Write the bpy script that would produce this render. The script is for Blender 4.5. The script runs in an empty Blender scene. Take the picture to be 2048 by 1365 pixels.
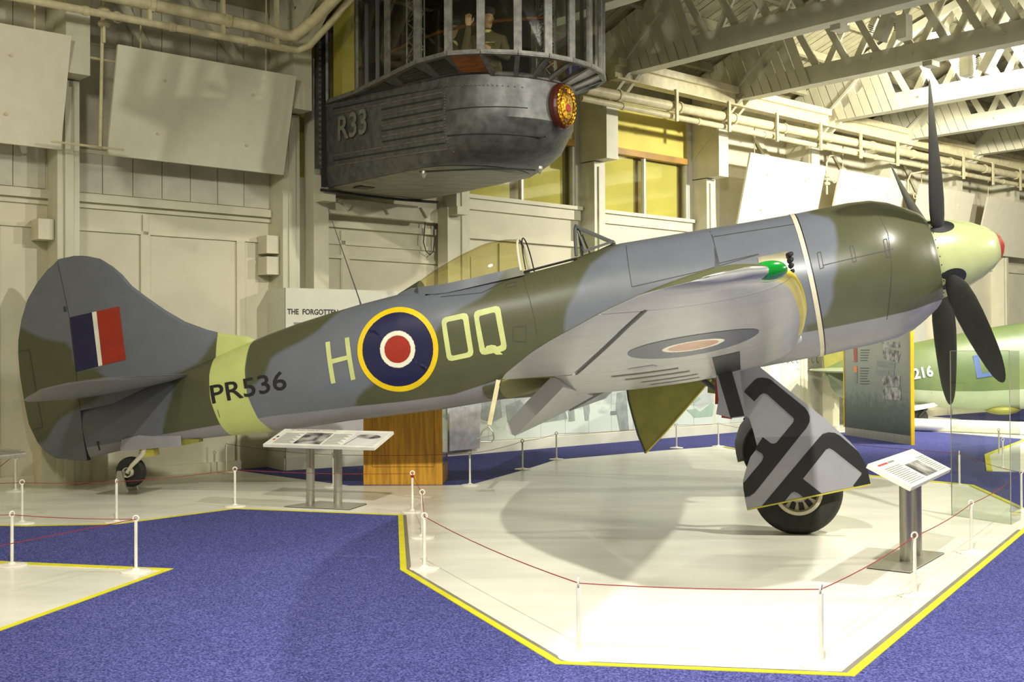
import bpy, bmesh, math, random
import numpy as np
from mathutils import Vector, Matrix
random.seed(7)
R = math.radians
SC = bpy.context.scene
COL = SC.collection
# ------------------------------------------------------------------ camera
FPX = 2290.0; HC = 1.525; PIT = .0111; ROL = -.005
_d = np.array([0, math.cos(PIT), math.sin(PIT)]); _r0 = np.array([1., 0, 0]); _u0 = np.array([0, -math.sin(PIT), math.cos(PIT)])
_r = _r0*math.cos(ROL)+_u0*math.sin(ROL); _u = -_r0*math.sin(ROL)+_u0*math.cos(ROL)
C0 = np.array([0, 0, HC])
cam = bpy.data.cameras.new('camera'); camo = bpy.data.objects.new('camera', cam); COL.objects.link(camo)
cam.sensor_width = 36; cam.lens = 36*FPX/2048; cam.clip_end = 200
camo.matrix_world = Matrix(((_r[0], _u[0], -_d[0], 0), (_r[1], _u[1], -_d[1], 0), (_r[2], _u[2], -_d[2], HC), (0, 0, 0, 1)))
SC.camera = camo
SC.view_settings.view_transform = 'Standard'; SC.view_settings.look = 'None'
SC.view_settings.gamma = 1; SC.view_settings.use_curve_mapping = False
SC.view_settings.exposure = 0.0
# ------------------------------------------------------------------ world and lights
wld = bpy.data.worlds.new('world'); SC.world = wld; wld.use_nodes = True
wld.node_tree.nodes['Background'].inputs[0].default_value = (1.0, .97, .86, 1)
wld.node_tree.nodes['Background'].inputs[1].default_value = 0.13
def lamp(name, loc, power, rad=.15, col=(1, .97, .86), spot=None, target=None, blend=.3):
    l = bpy.data.lights.new(name, 'SPOT' if spot else 'POINT'); l.energy = power; l.color = col; l.shadow_soft_size = rad
    o = bpy.data.objects.new(name, l); COL.objects.link(o); o.location = loc
    if spot:
        l.spot_size = R(spot); l.spot_blend = blend
        o.rotation_euler = (Vector(target)-Vector(loc)).to_track_quat('-Z', 'Y').to_euler()
    return o
def area(name, loc, target, power, sx, sy, col=(1, .97, .86)):
    l = bpy.data.lights.new(name, 'AREA'); l.energy = power; l.color = col; l.shape = 'RECTANGLE'; l.size = sx; l.size_y = sy
    o = bpy.data.objects.new(name, l); COL.objects.link(o); o.location = loc
    o.rotation_euler = (Vector(target)-Vector(loc)).to_track_quat('-Z', 'Y').to_euler()
    return o
lamp('flood_lamp', (5.45, 7.4, 7.0), 2000, .12, spot=135, target=(4.0, 9.0, 0), blend=.4)
lamp('flood_lamp', (.0, 1.0, 6.9), 4600, .12, spot=95, target=(3.4, 9.0, 0), blend=.8)
lamp('flood_lamp', (11.0, 13.5, 5.8), 5200, .2, spot=120, target=(15.5, 24.0, 2.0), blend=.6)
lamp('flood_lamp', (-4.0, 5.0, 5.9), 640, .5)
lamp('flood_lamp', (9.4, 17.4, 5.95), 3200, .15, spot=130, target=(6.6, 23.0, 2.6), blend=.6)
lamp('flood_lamp', (13.5, 9.5, 6.0), 2400, .2, spot=115, target=(8.0, 11.5, 0), blend=.5)
area('bounce_fill', (5, 9, .9), (5, 10, 7), 55, 9, 7)  # added area fill imitating light bounced up off the floor, not a fixture
# ------------------------------------------------------------------ measuring helpers (pixel of the photograph -> point on a real plane)
def ray(x, y): return _d+_r*(x-1024)/FPX+_u*(682.5-y)/FPX
def onplane(x, y, p0, n):
    v = ray(x, y); p0 = np.asarray(p0, float); n = np.asarray(n, float)
    return C0+v*(((p0-C0)@n)/(v@n))
def gnd(x, y, z=0): return onplane(x, y, (0, 0, z), (0, 0, 1))
# wall frame: t along the wall, r into the room
W0 = np.array([-5.22, 13.93, 0]); WD = np.array([.7473, .6644, 0]); WN = np.array([.6644, -.7473, 0])
def wp(t, r, z): return tuple(W0+WD*t+WN*r+np.array([0, 0, z]))
def wl(x, y, off=0):
    p = onplane(x, y, W0+WN*off, WN); v = p-W0; return float(v@WD), float(p[2])
def tr(x, y, t):
    p = onplane(x, y, W0+WD*t, WD); v = p-W0; return float(v@WN), float(p[2])
WANG = math.atan2(WD[1], WD[0])
# ------------------------------------------------------------------ materials
def nt(name):
    m = bpy.data.materials.new(name); m.use_nodes = True
    n = m.node_tree.nodes; l = m.node_tree.links
    return m, n, l, n['Principled BSDF']
def lin(c):
    return tuple((v/255/12.92 if v/255 <= .04045 else ((v/255+.055)/1.055)**2.4) for v in c)+(1,)
def mat(name, c, rough=.5, metal=0, var=.06, scale=6, bump=0, bscale=40, stretch=(1, 1, 1), spec=.5, c2=None, emit=0, coat=0, detail=6):
    m, n, l, b = nt(name)
    c = lin(c)
    tc = n.new('ShaderNodeTexCoord'); mp = n.new('ShaderNodeMapping'); l.new(tc.outputs['Object'], mp.inputs[0])
    mp.inputs['Scale'].default_value = stretch
    nz = n.new('ShaderNodeTexNoise'); nz.inputs['Scale'].default_value = scale; nz.inputs['Detail'].default_value = detail; l.new(mp.outputs[0], nz.inputs[0])
    mx = n.new('ShaderNodeMix'); mx.data_type = 'RGBA'
    a = tuple(max(0, v*(1-var*1.6)) for v in c[:3])+(1,); bb = tuple(min(1, v*(1+var*1.2)) for v in c[:3])+(1,)
    if c2: a = lin(c2); bb = c
    rp = n.new('ShaderNodeMapRange'); rp.inputs[1].default_value = .35; rp.inputs[2].default_value = .65; l.new(nz.outputs[0], rp.inputs[0])
    l.new(rp.outputs[0], mx.inputs['Factor']); mx.inputs['A'].default_value = a; mx.inputs['B'].default_value = bb
    l.new(mx.outputs['Result'], b.inputs['Base Color'])
    b.inputs['Roughness'].default_value = rough; b.inputs['Metallic'].default_value = metal
    b.inputs['Specular IOR Level'].default_value = spec
    if coat: b.inputs['Coat Weight'].default_value = coat; b.inputs['Coat Roughness'].default_value = .15
    if emit:
        b.inputs['Emission Color'].default_value = c; b.inputs['Emission Strength'].default_value = emit
    if bump:
        nb = n.new('ShaderNodeTexNoise'); nb.inputs['Scale'].default_value = bscale; nb.inputs['Detail'].default_value = 4; l.new(mp.outputs[0], nb.inputs[0])
        bp = n.new('ShaderNodeBump'); bp.inputs['Strength'].default_value = bump; bp.inputs['Distance'].default_value = .01; l.new(nb.outputs[0], bp.inputs['Height'])
        l.new(bp.outputs[0], b.inputs['Normal'])
    return m
def glass(name, tint, alpha=.12, rough=.03):
    m = bpy.data.materials.new(name); m.use_nodes = True; n = m.node_tree.nodes; l = m.node_tree.links
    n.remove(n['Principled BSDF']); out = n['Material Output']
    t = n.new('ShaderNodeBsdfTransparent'); t.inputs[0].default_value = lin(tint)
    g = n.new('ShaderNodeBsdfGlossy'); g.inputs['Roughness'].default_value = rough
    fr = n.new('ShaderNodeFresnel'); fr.inputs[0].default_value = 1.45
    ad = n.new('ShaderNodeMath'); ad.operation = 'MULTIPLY_ADD'; ad.inputs[1].default_value = 1; ad.inputs[2].default_value = alpha*.3; l.new(fr.outputs[0], ad.inputs[0])
    ge = n.new('ShaderNodeNewGeometry'); iv = n.new('ShaderNodeMath'); iv.operation = 'SUBTRACT'; iv.inputs[0].default_value = 1; l.new(ge.outputs['Backfacing'], iv.inputs[1])
    mu = n.new('ShaderNodeMath'); mu.operation = 'MULTIPLY'; l.new(ad.outputs[0], mu.inputs[0]); l.new(iv.outputs[0], mu.inputs[1]); ad = mu
    mx = n.new('ShaderNodeMixShader'); l.new(ad.outputs[0], mx.inputs[0]); l.new(t.outputs[0], mx.inputs[1]); l.new(g.outputs[0], mx.inputs[2])
    l.new(mx.outputs[0], out.inputs[0]); return m
M = {}
M['cream'] = mat('cream_paint', (214, 209, 182), .55, var=.05, scale=2, bump=.15, bscale=30)
M['wall'] = mat('wall_paint', (212, 206, 180), .6, var=.05, scale=1.2, bump=.1, bscale=20)
M['plank'] = mat('grey_cream_boards', (204, 198, 178), .6, var=.08, scale=3, bump=.2)
M['timber'] = mat('painted_timber', (210, 206, 180), .5, var=.04, scale=3, bump=.2, bscale=14, stretch=(1, 1, 1))
M['roof'] = mat('roof_boards', (160, 154, 122), .7, var=.08, scale=4, bump=.2)
M['white'] = mat('white_board', (228, 222, 196), .5, var=.02)
M['pipe'] = mat('pipe_paint', (212, 202, 160), .4, var=.08, scale=8)
M['yellow_blind'] = mat('yellow_blind', (212, 196, 92), .7, var=.07, scale=1.5)
M['dark_blind'] = mat('blind_backing', (130, 112, 50), .7)
M['wood_rail'] = mat('varnished_rail', (165, 124, 52), .4, var=.12, scale=4)
M['orange'] = mat('orange_plastic', (240, 120, 50), .4)
M['floor'] = mat('painted_floor', (228, 225, 210), .28, var=.06, scale=1.1, stretch=(1, 2.5, 1), spec=.4)
M['yline'] = mat('yellow_trim', (214, 206, 36), .5)
M['metalline'] = mat('grey_edge_strip', (150, 146, 128), .35, .4)
M['post'] = mat('white_post_paint', (232, 228, 214), .35)
M['rope'] = mat('red_cord', (140, 20, 22), .6)
M['alu'] = mat('brushed_aluminium', (178, 174, 162), .38, .75, var=.05, scale=30, stretch=(1, 1, .1))
M['black'] = mat('black_rubber', (22, 22, 20), .55, bump=.1)
M['tyre'] = mat('tyre_rubber', (38, 37, 32), .7, var=.15, scale=20, bump=.4, bscale=60)
M['rim'] = mat('cream_wheel_rim', (206, 200, 176), .35)
M['olive'] = mat('olive_interior', (136, 132, 52), .45, var=.08)
M['gold'] = mat('olive_edge', (190, 178, 70), .4)
M['redp'] = mat('red_paint', (150, 26, 20), .4)
M['serial'] = mat('black_lettering', (26, 27, 28), .5)
M['sky'] = mat('sky_lettering', (196, 202, 132), .42)
M['ryel'] = mat('roundel_yellow', (226, 192, 10), .4)
M['rblu'] = mat('roundel_blue', (26, 26, 66), .33)
M['rwht'] = mat('roundel_white', (232, 228, 208), .4)
M['rred'] = mat('roundel_red', (156, 40, 22), .4)
M['ublu'] = mat('faded_blue', (72, 76, 92), .3)
M['ured'] = mat('faded_red', (196, 150, 124), .3)
M['grey'] = mat('sea_grey', (150, 150, 156), .35, var=.03)
M['spin'] = mat('pale_green_spinner', (168, 175, 124), .34, coat=.2, var=.03)
M['blade'] = mat('blade_black', (34, 34, 33), .5, var=.1)
M['panel'] = mat('panel_line', (60, 60, 56), .6)
M['seam'] = mat('cream_seam_strip', (206, 198, 172), .35)
M['metal'] = mat('bare_exhaust_metal', (196, 188, 160), .25, .8)
M['green_lens'] = mat('green_lens', (10, 130, 40), .08, coat=1)
M['white_paint'] = mat('white_enamel', (224, 222, 210), .35)
M['frame'] = mat('dark_grey_frame', (66, 68, 68), .4)
M['car'] = mat('weathered_aluminium', (100, 100, 96), .45, .35, scale=9, bump=.15, bscale=20, c2=(76, 76, 75))
M['carlight'] = mat('underside_aluminium', (150, 147, 126), .5, .3, scale=3, c2=(120, 117, 100), stretch=(1, 4, 1))
M['cardark'] = mat('dark_steel', (52, 52, 50), .5, .3)
M['carletter'] = mat('faded_lettering', (116, 114, 103), .6)
M['carframe'] = mat('grey_mullion', (110, 108, 101), .5, .2, var=.2, scale=12)
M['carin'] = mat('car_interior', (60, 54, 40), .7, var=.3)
M['brownwood'] = mat('brown_plywood', (122, 70, 22), .4, var=.2, scale=8, stretch=(1, 1, 8))
M['darkwood'] = mat('crest_backing', (70, 26, 16), .35)
M['brass'] = mat('crest_brass', (232, 160, 40), .25, .85, var=.5, scale=30, bump=.8, bscale=50)
M['case'] = mat('oak_veneer', (206, 150, 38), .4, var=.18, scale=3, stretch=(9, 9, .7))
M['casein'] = mat('case_groove', (120, 84, 20), .5)
M['exhibit'] = mat('exhibit_white', (214, 212, 194), .45, var=.02)
M['print_dark'] = mat('dark_ink', (40, 44, 40), .5)
M['print_grey'] = mat('grey_ink', (130, 134, 132), .5)
M['photo'] = mat('halftone_photo', (178, 174, 168), .4, scale=9, c2=(62, 58, 60), detail=1.5)
M['photo_sky'] = mat('pale_photo', (206, 202, 200), .4, var=.04)
M['print_red'] = mat('red_ink', (176, 62, 50), .5)
M['pillar'] = None
M['yedge'] = mat('yellow_board_edge', (214, 176, 20), .4)
M['skin'] = mat('skin', (188, 148, 106), .5)
M['uniform'] = mat('brown_uniform', (84, 72, 40), .8, bump=.2)
M['hair'] = mat('dark_cap', (30, 28, 24), .7)
M['paper'] = mat('yellow_paper', (214, 200, 120), .6)
M['lamp_on'] = mat('lamp_face', (255, 250, 235), .3, emit=25)
M['lamp_shell'] = mat('lamp_reflector', (210, 206, 190), .25, .6)
M['equip'] = mat('cream_equipment', (206, 202, 178), .4)
M['glass'] = glass('clear_glass', (246, 248, 244)); M['canopy'] = glass('canopy_perspex', (240, 236, 204), .22)
M['acryl'] = glass('acrylic_sheet', (238, 242, 236), .15)
def carpet_mat():
    m, n, l, b = nt('blue_carpet')
    tc = n.new('ShaderNodeTexCoord')
    nz = n.new('ShaderNodeTexNoise'); nz.inputs['Scale'].default_value = 95; nz.inputs['Detail'].default_value = 3; l.new(tc.outputs['Object'], nz.inputs[0])
    nz2 = n.new('ShaderNodeTexNoise'); nz2.inputs['Scale'].default_value = 1.3; nz2.inputs['Detail'].default_value = 4; l.new(tc.outputs['Object'], nz2.inputs[0])
    cr = n.new('ShaderNodeValToRGB'); e = cr.color_ramp.elements; e[0].position = .36; e[0].color = lin((44, 48, 98)); e[1].position = .64; e[1].color = lin((106, 107, 172))
    x = e.new(.5); x.color = lin((72, 76, 136)); l.new(nz.outputs[0], cr.inputs[0])
    mx = n.new('ShaderNodeMix'); mx.data_type = 'RGBA'; mx.blend_type = 'MULTIPLY'; mx.inputs['Factor'].default_value = .25
    l.new(cr.outputs[0], mx.inputs['A']); l.new(nz2.outputs[0], mx.inputs['B']); l.new(mx.outputs['Result'], b.inputs['Base Color'])
    b.inputs['Roughness'].default_value = .95; b.inputs['Specular IOR Level'].default_value = .15
    bp = n.new('ShaderNodeBump'); bp.inputs['Strength'].default_value = .4; bp.inputs['Distance'].default_value = .004; l.new(nz.outputs[0], bp.inputs['Height']); l.new(bp.outputs[0], b.inputs['Normal'])
    return m
M['carpet'] = carpet_mat()
def paint_mat(name, base, green, under, rough, gsoft=.03, streak=0):
    m, n, l, b = nt(name)
    tc = n.new('ShaderNodeTexCoord'); nz = n.new('ShaderNodeTexNoise'); nz.inputs['Scale'].default_value = 5; nz.inputs['Detail'].default_value = 8; l.new(tc.outputs['Object'], nz.inputs[0])
    prev = None
    def layer(attr, col, soft, prev):
        at = n.new('ShaderNodeAttribute'); at.attribute_name = attr
        mr = n.new('ShaderNodeMapRange'); mr.interpolation_type = 'SMOOTHSTEP'; mr.inputs[1].default_value = -soft; mr.inputs[2].default_value = soft; l.new(at.outputs['Fac'], mr.inputs[0])
        mx = n.new('ShaderNodeMix'); mx.data_type = 'RGBA'; l.new(mr.outputs[0], mx.inputs['Factor'])
        if isinstance(prev, tuple): mx.inputs['A'].default_value = prev
        else: l.new(prev, mx.inputs['A'])
        mx.inputs['B'].default_value = lin(col); return mx.outputs['Result']
    p = layer('green', green, gsoft, lin(base)); p = layer('under', under, .006, p); p = layer('band', (190, 198, 120), .006, p); p = layer('yellow', (222, 200, 24), .008, p)
    mx = n.new('ShaderNodeMix'); mx.data_type = 'RGBA'; mx.blend_type = 'MULTIPLY'; mx.inputs['Factor'].default_value = .22; l.new(p, mx.inputs['A'])
    mr = n.new('ShaderNodeMapRange'); mr.inputs[1].default_value = .3; mr.inputs[2].default_value = .7; mr.inputs[3].default_value = .65; mr.inputs[4].default_value = 1.1; l.new(nz.outputs[0], mr.inputs[0])
    l.new(mr.outputs[0], mx.inputs['B']); l.new(mx.outputs['Result'], b.inputs['Base Color'])
    b.inputs['Roughness'].default_value = rough
    nb = n.new('ShaderNodeTexNoise'); nb.inputs['Scale'].default_value = 2.2; nb.inputs['Detail'].default_value = 3; l.new(tc.outputs['Object'], nb.inputs[0])
    bp = n.new('ShaderNodeBump'); bp.inputs['Strength'].default_value = .12; bp.inputs['Distance'].default_value = .02; l.new(nb.outputs[0], bp.inputs['Height']); l.new(bp.outputs[0], b.inputs['Normal'])
    return m
M['paint'] = paint_mat('camouflage_paint', (103, 107, 116), (78, 80, 57), (138, 138, 145), .33)
M['wingpaint'] = paint_mat('wing_paint', (103, 107, 116), (78, 80, 57), (168, 168, 166), .24)
# ------------------------------------------------------------------ mesh helpers
class MB:
    def __init__(s): s.v = []; s.f = []
    def quadbox(s, P):           # 8 points: 4 bottom, 4 top
        k = len(s.v); s.v += [tuple(p) for p in P]
        s.f += [(k, k+3, k+2, k+1), (k+4, k+5, k+6, k+7), (k, k+1, k+5, k+4), (k+1, k+2, k+6, k+5), (k+2, k+3, k+7, k+6), (k+3, k, k+4, k+7)]
        return s
    def box(s, x0, x1, y0, y1, z0, z1):
        return s.quadbox([(x0, y0, z0), (x1, y0, z0), (x1, y1, z0), (x0, y1, z0), (x0, y0, z1), (x1, y0, z1), (x1, y1, z1), (x0, y1, z1)])
    def wbox(s, t0, t1, r0, r1, z0, z1):   # box in wall frame
        return s.quadbox([wp(t0, r1, z0), wp(t1, r1, z0), wp(t1, r0, z0), wp(t0, r0, z0), wp(t0, r1, z1), wp(t1, r1, z1), wp(t1, r0, z1), wp(t0, r0, z1)])
    def bar(s, a, b, w, h, upv=(0, 0, 1)):
        a = Vector(a); b = Vector(b); d = (b-a).normalized(); u = Vector(upv)
        sd = d.cross(u)
        if sd.length < 1e-4: sd = d.cross(Vector((1, 0, 0)))
        sd.normalize(); u = sd.cross(d).normalized(); sd *= w/2; u *= h/2
        return s.quadbox([a-sd-u, a+sd-u, a+sd+u, a-sd+u, b-sd-u, b+sd-u, b+sd+u, b-sd+u])
    def tube(s, pts, r, n=10, cap=True, closed=False):
        pts = [Vector(p) for p in pts]; k0 = len(s.v); m = len(pts)
        rs = r if isinstance(r, (list, tuple)) else [r]*m
        prev = None
        for i, p in enumerate(pts):
            if closed: d = (pts[(i+1) % m]-pts[i-1]).normalized()
            else: d = ((pts[min(i+1, m-1)]-pts[max(i-1, 0)])).normalized()
            if prev is None:
                a = d.cross(Vector((0, 0, 1)))
                if a.length < .05: a = d.cross(Vector((1, 0, 0)))
            else: a = prev-d*prev.dot(d)
            a.normalize(); prev = a; b = d.cross(a)
            for j in range(n):
                th = 2*math.pi*j/n; s.v.append(tuple(p+(a*math.cos(th)+b*math.sin(th))*rs[i]))
        for i in range(m if closed else m-1):
            i2 = (i+1) % m
            for j in range(n):
                s.f.append((k0+i*n+j, k0+i*n+(j+1) % n, k0+i2*n+(j+1) % n, k0+i2*n+j))
        if cap and not closed:
            s.f.append(tuple(k0+j for j in range(n))[::-1]); s.f.append(tuple(k0+(m-1)*n+j for j in range(n)))
        return s
    def loft(s, rings, cap=True, closed=True, wrap=False):
        k = len(s.v); n = len(rings[0])
        for q in rings: s.v += [tuple(p) for p in q]
        m = len(rings)
        for i in range(m if wrap else m-1):
            i2 = (i+1) % m
            for j in range(n if closed else n-1):
                s.f.append((k+i*n+j, k+i*n+(j+1) % n, k+i2*n+(j+1) % n, k+i2*n+j))
        if cap and not wrap:
            s.f.append(tuple(k+j for j in range(n))[::-1]); s.f.append(tuple(k+(m-1)*n+j for j in range(n)))
        return s
    def prism(s, poly, off):     # poly: list of 3D points, off: thickness vector
        off = Vector(off); k = len(s.v); n = len(poly)
        s.v += [tuple(p) for p in poly]; s.v += [tuple(Vector(p)+off) for p in poly]
        s.f.append(tuple(range(k, k+n))); s.f.append(tuple(range(k+n, k+2*n))[::-1])
        for j in range(n): s.f.append((k+j, k+(j+1) % n, k+n+(j+1) % n, k+n+j))
        return s
    def lathe(s, prof, c=(0, 0, 0), axis='z', n=32):   # prof: (radius, height)
        k = len(s.v); cx, cy, cz = c
        for rr, h in prof:
            for j in range(n):
                a = 2*math.pi*j/n; p = (math.cos(a)*rr, math.sin(a)*rr)
                if axis == 'z': s.v.append((cx+p[0], cy+p[1], cz+h))
                elif axis == 'x': s.v.append((cx+h, cy+p[0], cz+p[1]))
                else: s.v.append((cx+p[0], cy+h, cz+p[1]))
        for i in range(len(prof)-1):
            for j in range(n): s.f.append((k+i*n+j, k+i*n+(j+1) % n, k+(i+1)*n+(j+1) % n, k+(i+1)*n+j))
        s.f.append(tuple(k+j for j in range(n))[::-1]); s.f.append(tuple(k+(len(prof)-1)*n+j for j in range(n)))
        return s
    def build(s, name, m, parent=None, smooth=False, origin=None, **props):
        me = bpy.data.meshes.new(name)
        vs = s.v
        if origin is None and parent is None and vs:
            a = np.array(vs); lo = a.min(0); hi = a.max(0); origin = ((lo[0]+hi[0])/2, (lo[1]+hi[1])/2, lo[2])
        if origin is not None: vs = [(x-origin[0], y-origin[1], z-origin[2]) for x, y, z in vs]
        me.from_pydata(vs, [], s.f); me.update()
        bm = bmesh.new(); bm.from_mesh(me); bmesh.ops.recalc_face_normals(bm, faces=bm.faces); bm.to_mesh(me); bm.free()
        me.materials.append(m)
        if smooth:
            me.polygons.foreach_set('use_smooth', [True]*len(me.polygons))
            if smooth is not True: me.set_sharp_from_angle(angle=R(smooth))
        o = bpy.data.objects.new(name, me); COL.objects.link(o)
        if origin is not None: o.location = origin
        if parent: attach(o, parent)
        for k, v in props.items(): o[k] = v
        return o
FRAME = {}
def attach(o, parent):
    o.parent = parent
    top = parent
    while top.parent: top = top.parent
    if top.name in FRAME:
        if parent is top: o.location = tuple(-c for c in FRAME[top.name])
    else:
        o.matrix_parent_inverse = wm(parent).inverted()
def wm(o):
    m = Matrix.LocRotScale(o.location, o.rotation_euler, o.scale)
    return (wm(o.parent) @ o.matrix_parent_inverse @ m) if o.parent else m
def tag(o, label, cat, group=None, kind=None):
    o['label'] = label; o['category'] = cat
    if group: o['group'] = group
    if kind: o['kind'] = kind
    return o
def empty(name, loc, label=None, cat=None, group=None, rz=0):
    o = bpy.data.objects.new(name, None); o.empty_display_size = .1; COL.objects.link(o); o.location = tuple(loc); o.rotation_euler = (0, 0, rz)
    if label: tag(o, label, cat, group)
    return o
def copy_tree(o, parent=None):
    c = o.copy(); COL.objects.link(c)
    if parent: c.parent = parent
    for ch in [x for x in o.children]: copy_tree(ch, c)
    return c
def text(name, body, h, p, xdir, ydir, m, parent=None, width=None, off=.003, bold=0, label=None):
    cu = bpy.data.curves.new(name or 'text', 'FONT'); cu.body = body; cu.size = 1; cu.offset = bold; cu.resolution_u = 3
    to = bpy.data.objects.new(name or 'text', cu); me = bpy.data.meshes.new_from_object(to); bpy.data.objects.remove(to)
    co = np.array([v.co[:] for v in me.vertices]); lo = co.min(0); hi = co.max(0)
    sy = h/(hi[1]-lo[1]); sx = width/(hi[0]-lo[0]) if width else sy
    X = Vector(xdir).normalized(); Y = Vector(ydir).normalized(); Z = X.cross(Y)
    mb = MB(); mb.v = [tuple(Vector(p)+X*(c[0]-lo[0])*sx+Y*(c[1]-lo[1])*sy+Z*off) for c in co]; mb.f = [tuple(q.vertices) for q in me.polygons]
    return mb.build(name, m, parent) if name else mb
# ================================================================== SETTING
fl = MB().quadbox([wp(-10, 24, -.1), wp(30, 24, -.1), wp(30, -.2, -.1), wp(-10, -.2, -.1), wp(-10, 24, 0), wp(30, 24, 0), wp(30, -.2, 0), wp(-10, -.2, 0)])
fl.build('floor', M['floor'], kind='structure')
# --- carpets
def G(x, y, z=0.0): return tuple(gnd(x, y, z))
CT = .006
line_near = [(-260, 1040), (0, 1053), (50, 1054), (232, 1050), (470, 1019), (802, 1032), (808, 1142), (1118, 1329), (1700, 1353), (2048, 1062), (2200, 950)]
island = [(-700, 1090), (0, 1126), (342, 1141), (0, 1264), (-700, 1500)]
P = [Vector(G(*p)) for p in line_near]
isl = [Vector(G(*p)) for p in island]
poly = [P[0]]+P[1:]+[Vector(wp(16, 23.8, 0)), Vector(wp(-9.8, 23.8, 0))]
poly_full = [Vector((p.x, p.y, 0)) for p in poly]
# cut the island: enter from the left end of the strip
poly_full = poly_full+[isl[4], isl[3], isl[2], isl[1], isl[0]]
MB().prism(poly_full, (0, 0, CT)).build('carpet', M['carpet'], kind='structure')
rear = [G(-60, 905), G(60, 905), G(452, 938), G(520, 948), G(700, 972), G(885, 971.5), G(942, 970), G(1045, 941), G(1112, 920), G(1330, 901), G(1440, 893), G(1742, 953), G(1895, 967), G(1943, 972), G(2022, 1008), G(2110, 1050), wp(29, 12, 0), wp(29, .3, 0), wp(14, .3, 0), G(452, 925)]
rear = rear[2:]
MB().prism(rear, (0, 0, CT-.002)).build('carpet', M['carpet'], kind='structure')
def strip(pts, w, z0, z1, m, name, off=0.0, **k):
    mb = MB(); pts = [Vector((p[0], p[1], 0)) for p in pts]; n = len(pts); L = []; Rr = []
    for i, p in enumerate(pts):
        d0 = (pts[i]-pts[i-1]).normalized() if i else (pts[1]-pts[0]).normalized(); d1 = (pts[i+1]-pts[i]).normalized() if i < n-1 else d0
        nn = Vector((-(d0+d1).y, (d0+d1).x, 0)).normalized(); c = max(.4, nn.dot(Vector((-d0.y, d0.x, 0))))
        L.append(p+nn*(off+w/2)/c); Rr.append(p+nn*(off-w/2)/c)
    for i in range(n-1):
        mb.quadbox([(*L[i].xy, z0), (*Rr[i].xy, z0), (*Rr[i+1].xy, z0), (*L[i+1].xy, z0), (*L[i].xy, z1), (*Rr[i].xy, z1), (*Rr[i+1].xy, z1), (*L[i+1].xy, z1)])
    return mb.build(name, m, kind='structure', **k)
strip([P[i] for i in range(0, 11)], .045, 0, .010, M['yline'], 'trim_1', off=-.005)
strip([P[i] for i in range(5, 10)], .03, 0, .006, M['metalline'], 'trim_2', off=.035)
strip([isl[0], isl[1], isl[2], isl[3], isl[4]], .045, 0, .010, M['yline'], 'trim_3', off=-.01)
strip([Vector(q) for q in rear[8:14]], .05, 0, .010, M['yline'], 'trim_4', off=0)
# --- main wall with window openings
OPEN = [(2.95, 5.45), (5.95, 8.45), (8.95, 11.45)]
w = MB(); w.wbox(-10, 30, -.2, 0, 0, 4.0)
prev = -10
for a, b in OPEN: w.wbox(prev, a, -.2, 0, 4.0, 6.0); prev = b
w.wbox(prev, 30, -.2, 0, 4.0, 6.0); w.wbox(-10, 30, -.2, 0, 6.0, 6.12)
wall = w.build('wall_back', M['wall'], kind='structure')
MB().wbox(-10, 30, -.2, -.02, 6.12, 6.75).build('wall_upper', M['roof'], kind='structure')
MB().wbox(-10.2, -10, -.2, 24, 0, 10).build('wall_left', M['wall'], kind='structure')
MB().wbox(30, 30.2, -.2, 24, 0, 10).build('wall_right', M['wall'], kind='structure')
MB().wbox(-10, 30, 24, 24.2, 0, 9).build('wall_front', M['wall'], kind='structure')
# plank cladding above the rail (left bays and gaps)
for a, b in [(-3.1, -.45), (-.15, 2.55)]:
    n = int((b-a)/.34)
    for i in range(n):
        t0 = a+i*(b-a)/n
        MB().wbox(t0+.006, t0+(b-a)/n-.006, 0, .018+.004*(i % 2), 3.52, 4.0).build('plank', M['plank'], wall)
        MB().wbox(t0+.006, t0+(b-a)/n-.006, 0, .018+.004*(i % 2), 4.06, 5.3).build('plank', M['plank'], wall)
        MB().wbox(t0+.006, t0+(b-a)/n-.006, 0, .018+.004*(i % 2), 5.34, 6.2).build('plank', M['plank'], wall)
# rails and battens on the wall
k = 0
def wtrim(t0, t1, r0, r1, z0, z1, m='cream'):
    global k; k += 1
    return MB().wbox(t0, t1, r0, r1, z0, z1).build('trim_%d' % (k+10), M[m], kind='structure')
wtrim(-10, 2.56, 0, .06, 3.40, 3.50); wtrim(-10, 2.56, 0, .035, 3.33, 3.37); wtrim(-10, 2.56, 0, .03, 4.0, 4.05)
wtrim(-10, 2.56, 0, .03, 3.05, 3.09)
wtrim(3.4, 8.5, 0, .07, 3.34, 3.43); wtrim(3.4, 5.5, 0, .03, 3.1, 3.16); wtrim(3.5, 5.5, 0, .12, 3.52, 3.72)
wtrim(3.4, 5.6, 0, .04, 2.9, 2.95)
for a in (5.93, 8.93): wtrim(a, a+2.6, 0, .10, 3.97, 4.03); wtrim(a, a+2.6, 0, .05, 3.8, 3.97)
wtrim(12, 30, 0, .06, 3.6, 3.72)
for t in (.72, 2.05, -1.1, 3.72, 5.95, 6.1): wtrim(t, t+.12, 0, .035, 0, 3.05)
for t in (.75, 3.7, 6.7, 9.7): wtrim(t, t+.07, 0, .03, 0, 3.3)
wtrim(-10, 30, 0, .05, 0, .12)
# wooden plinth boards at left foot of wall
wtrim(-.6, -.05, 0, .3, 0, 1.1, 'wall'); wtrim(-.05, .22, 0, .22, 0, .9, 'wall')
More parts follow.
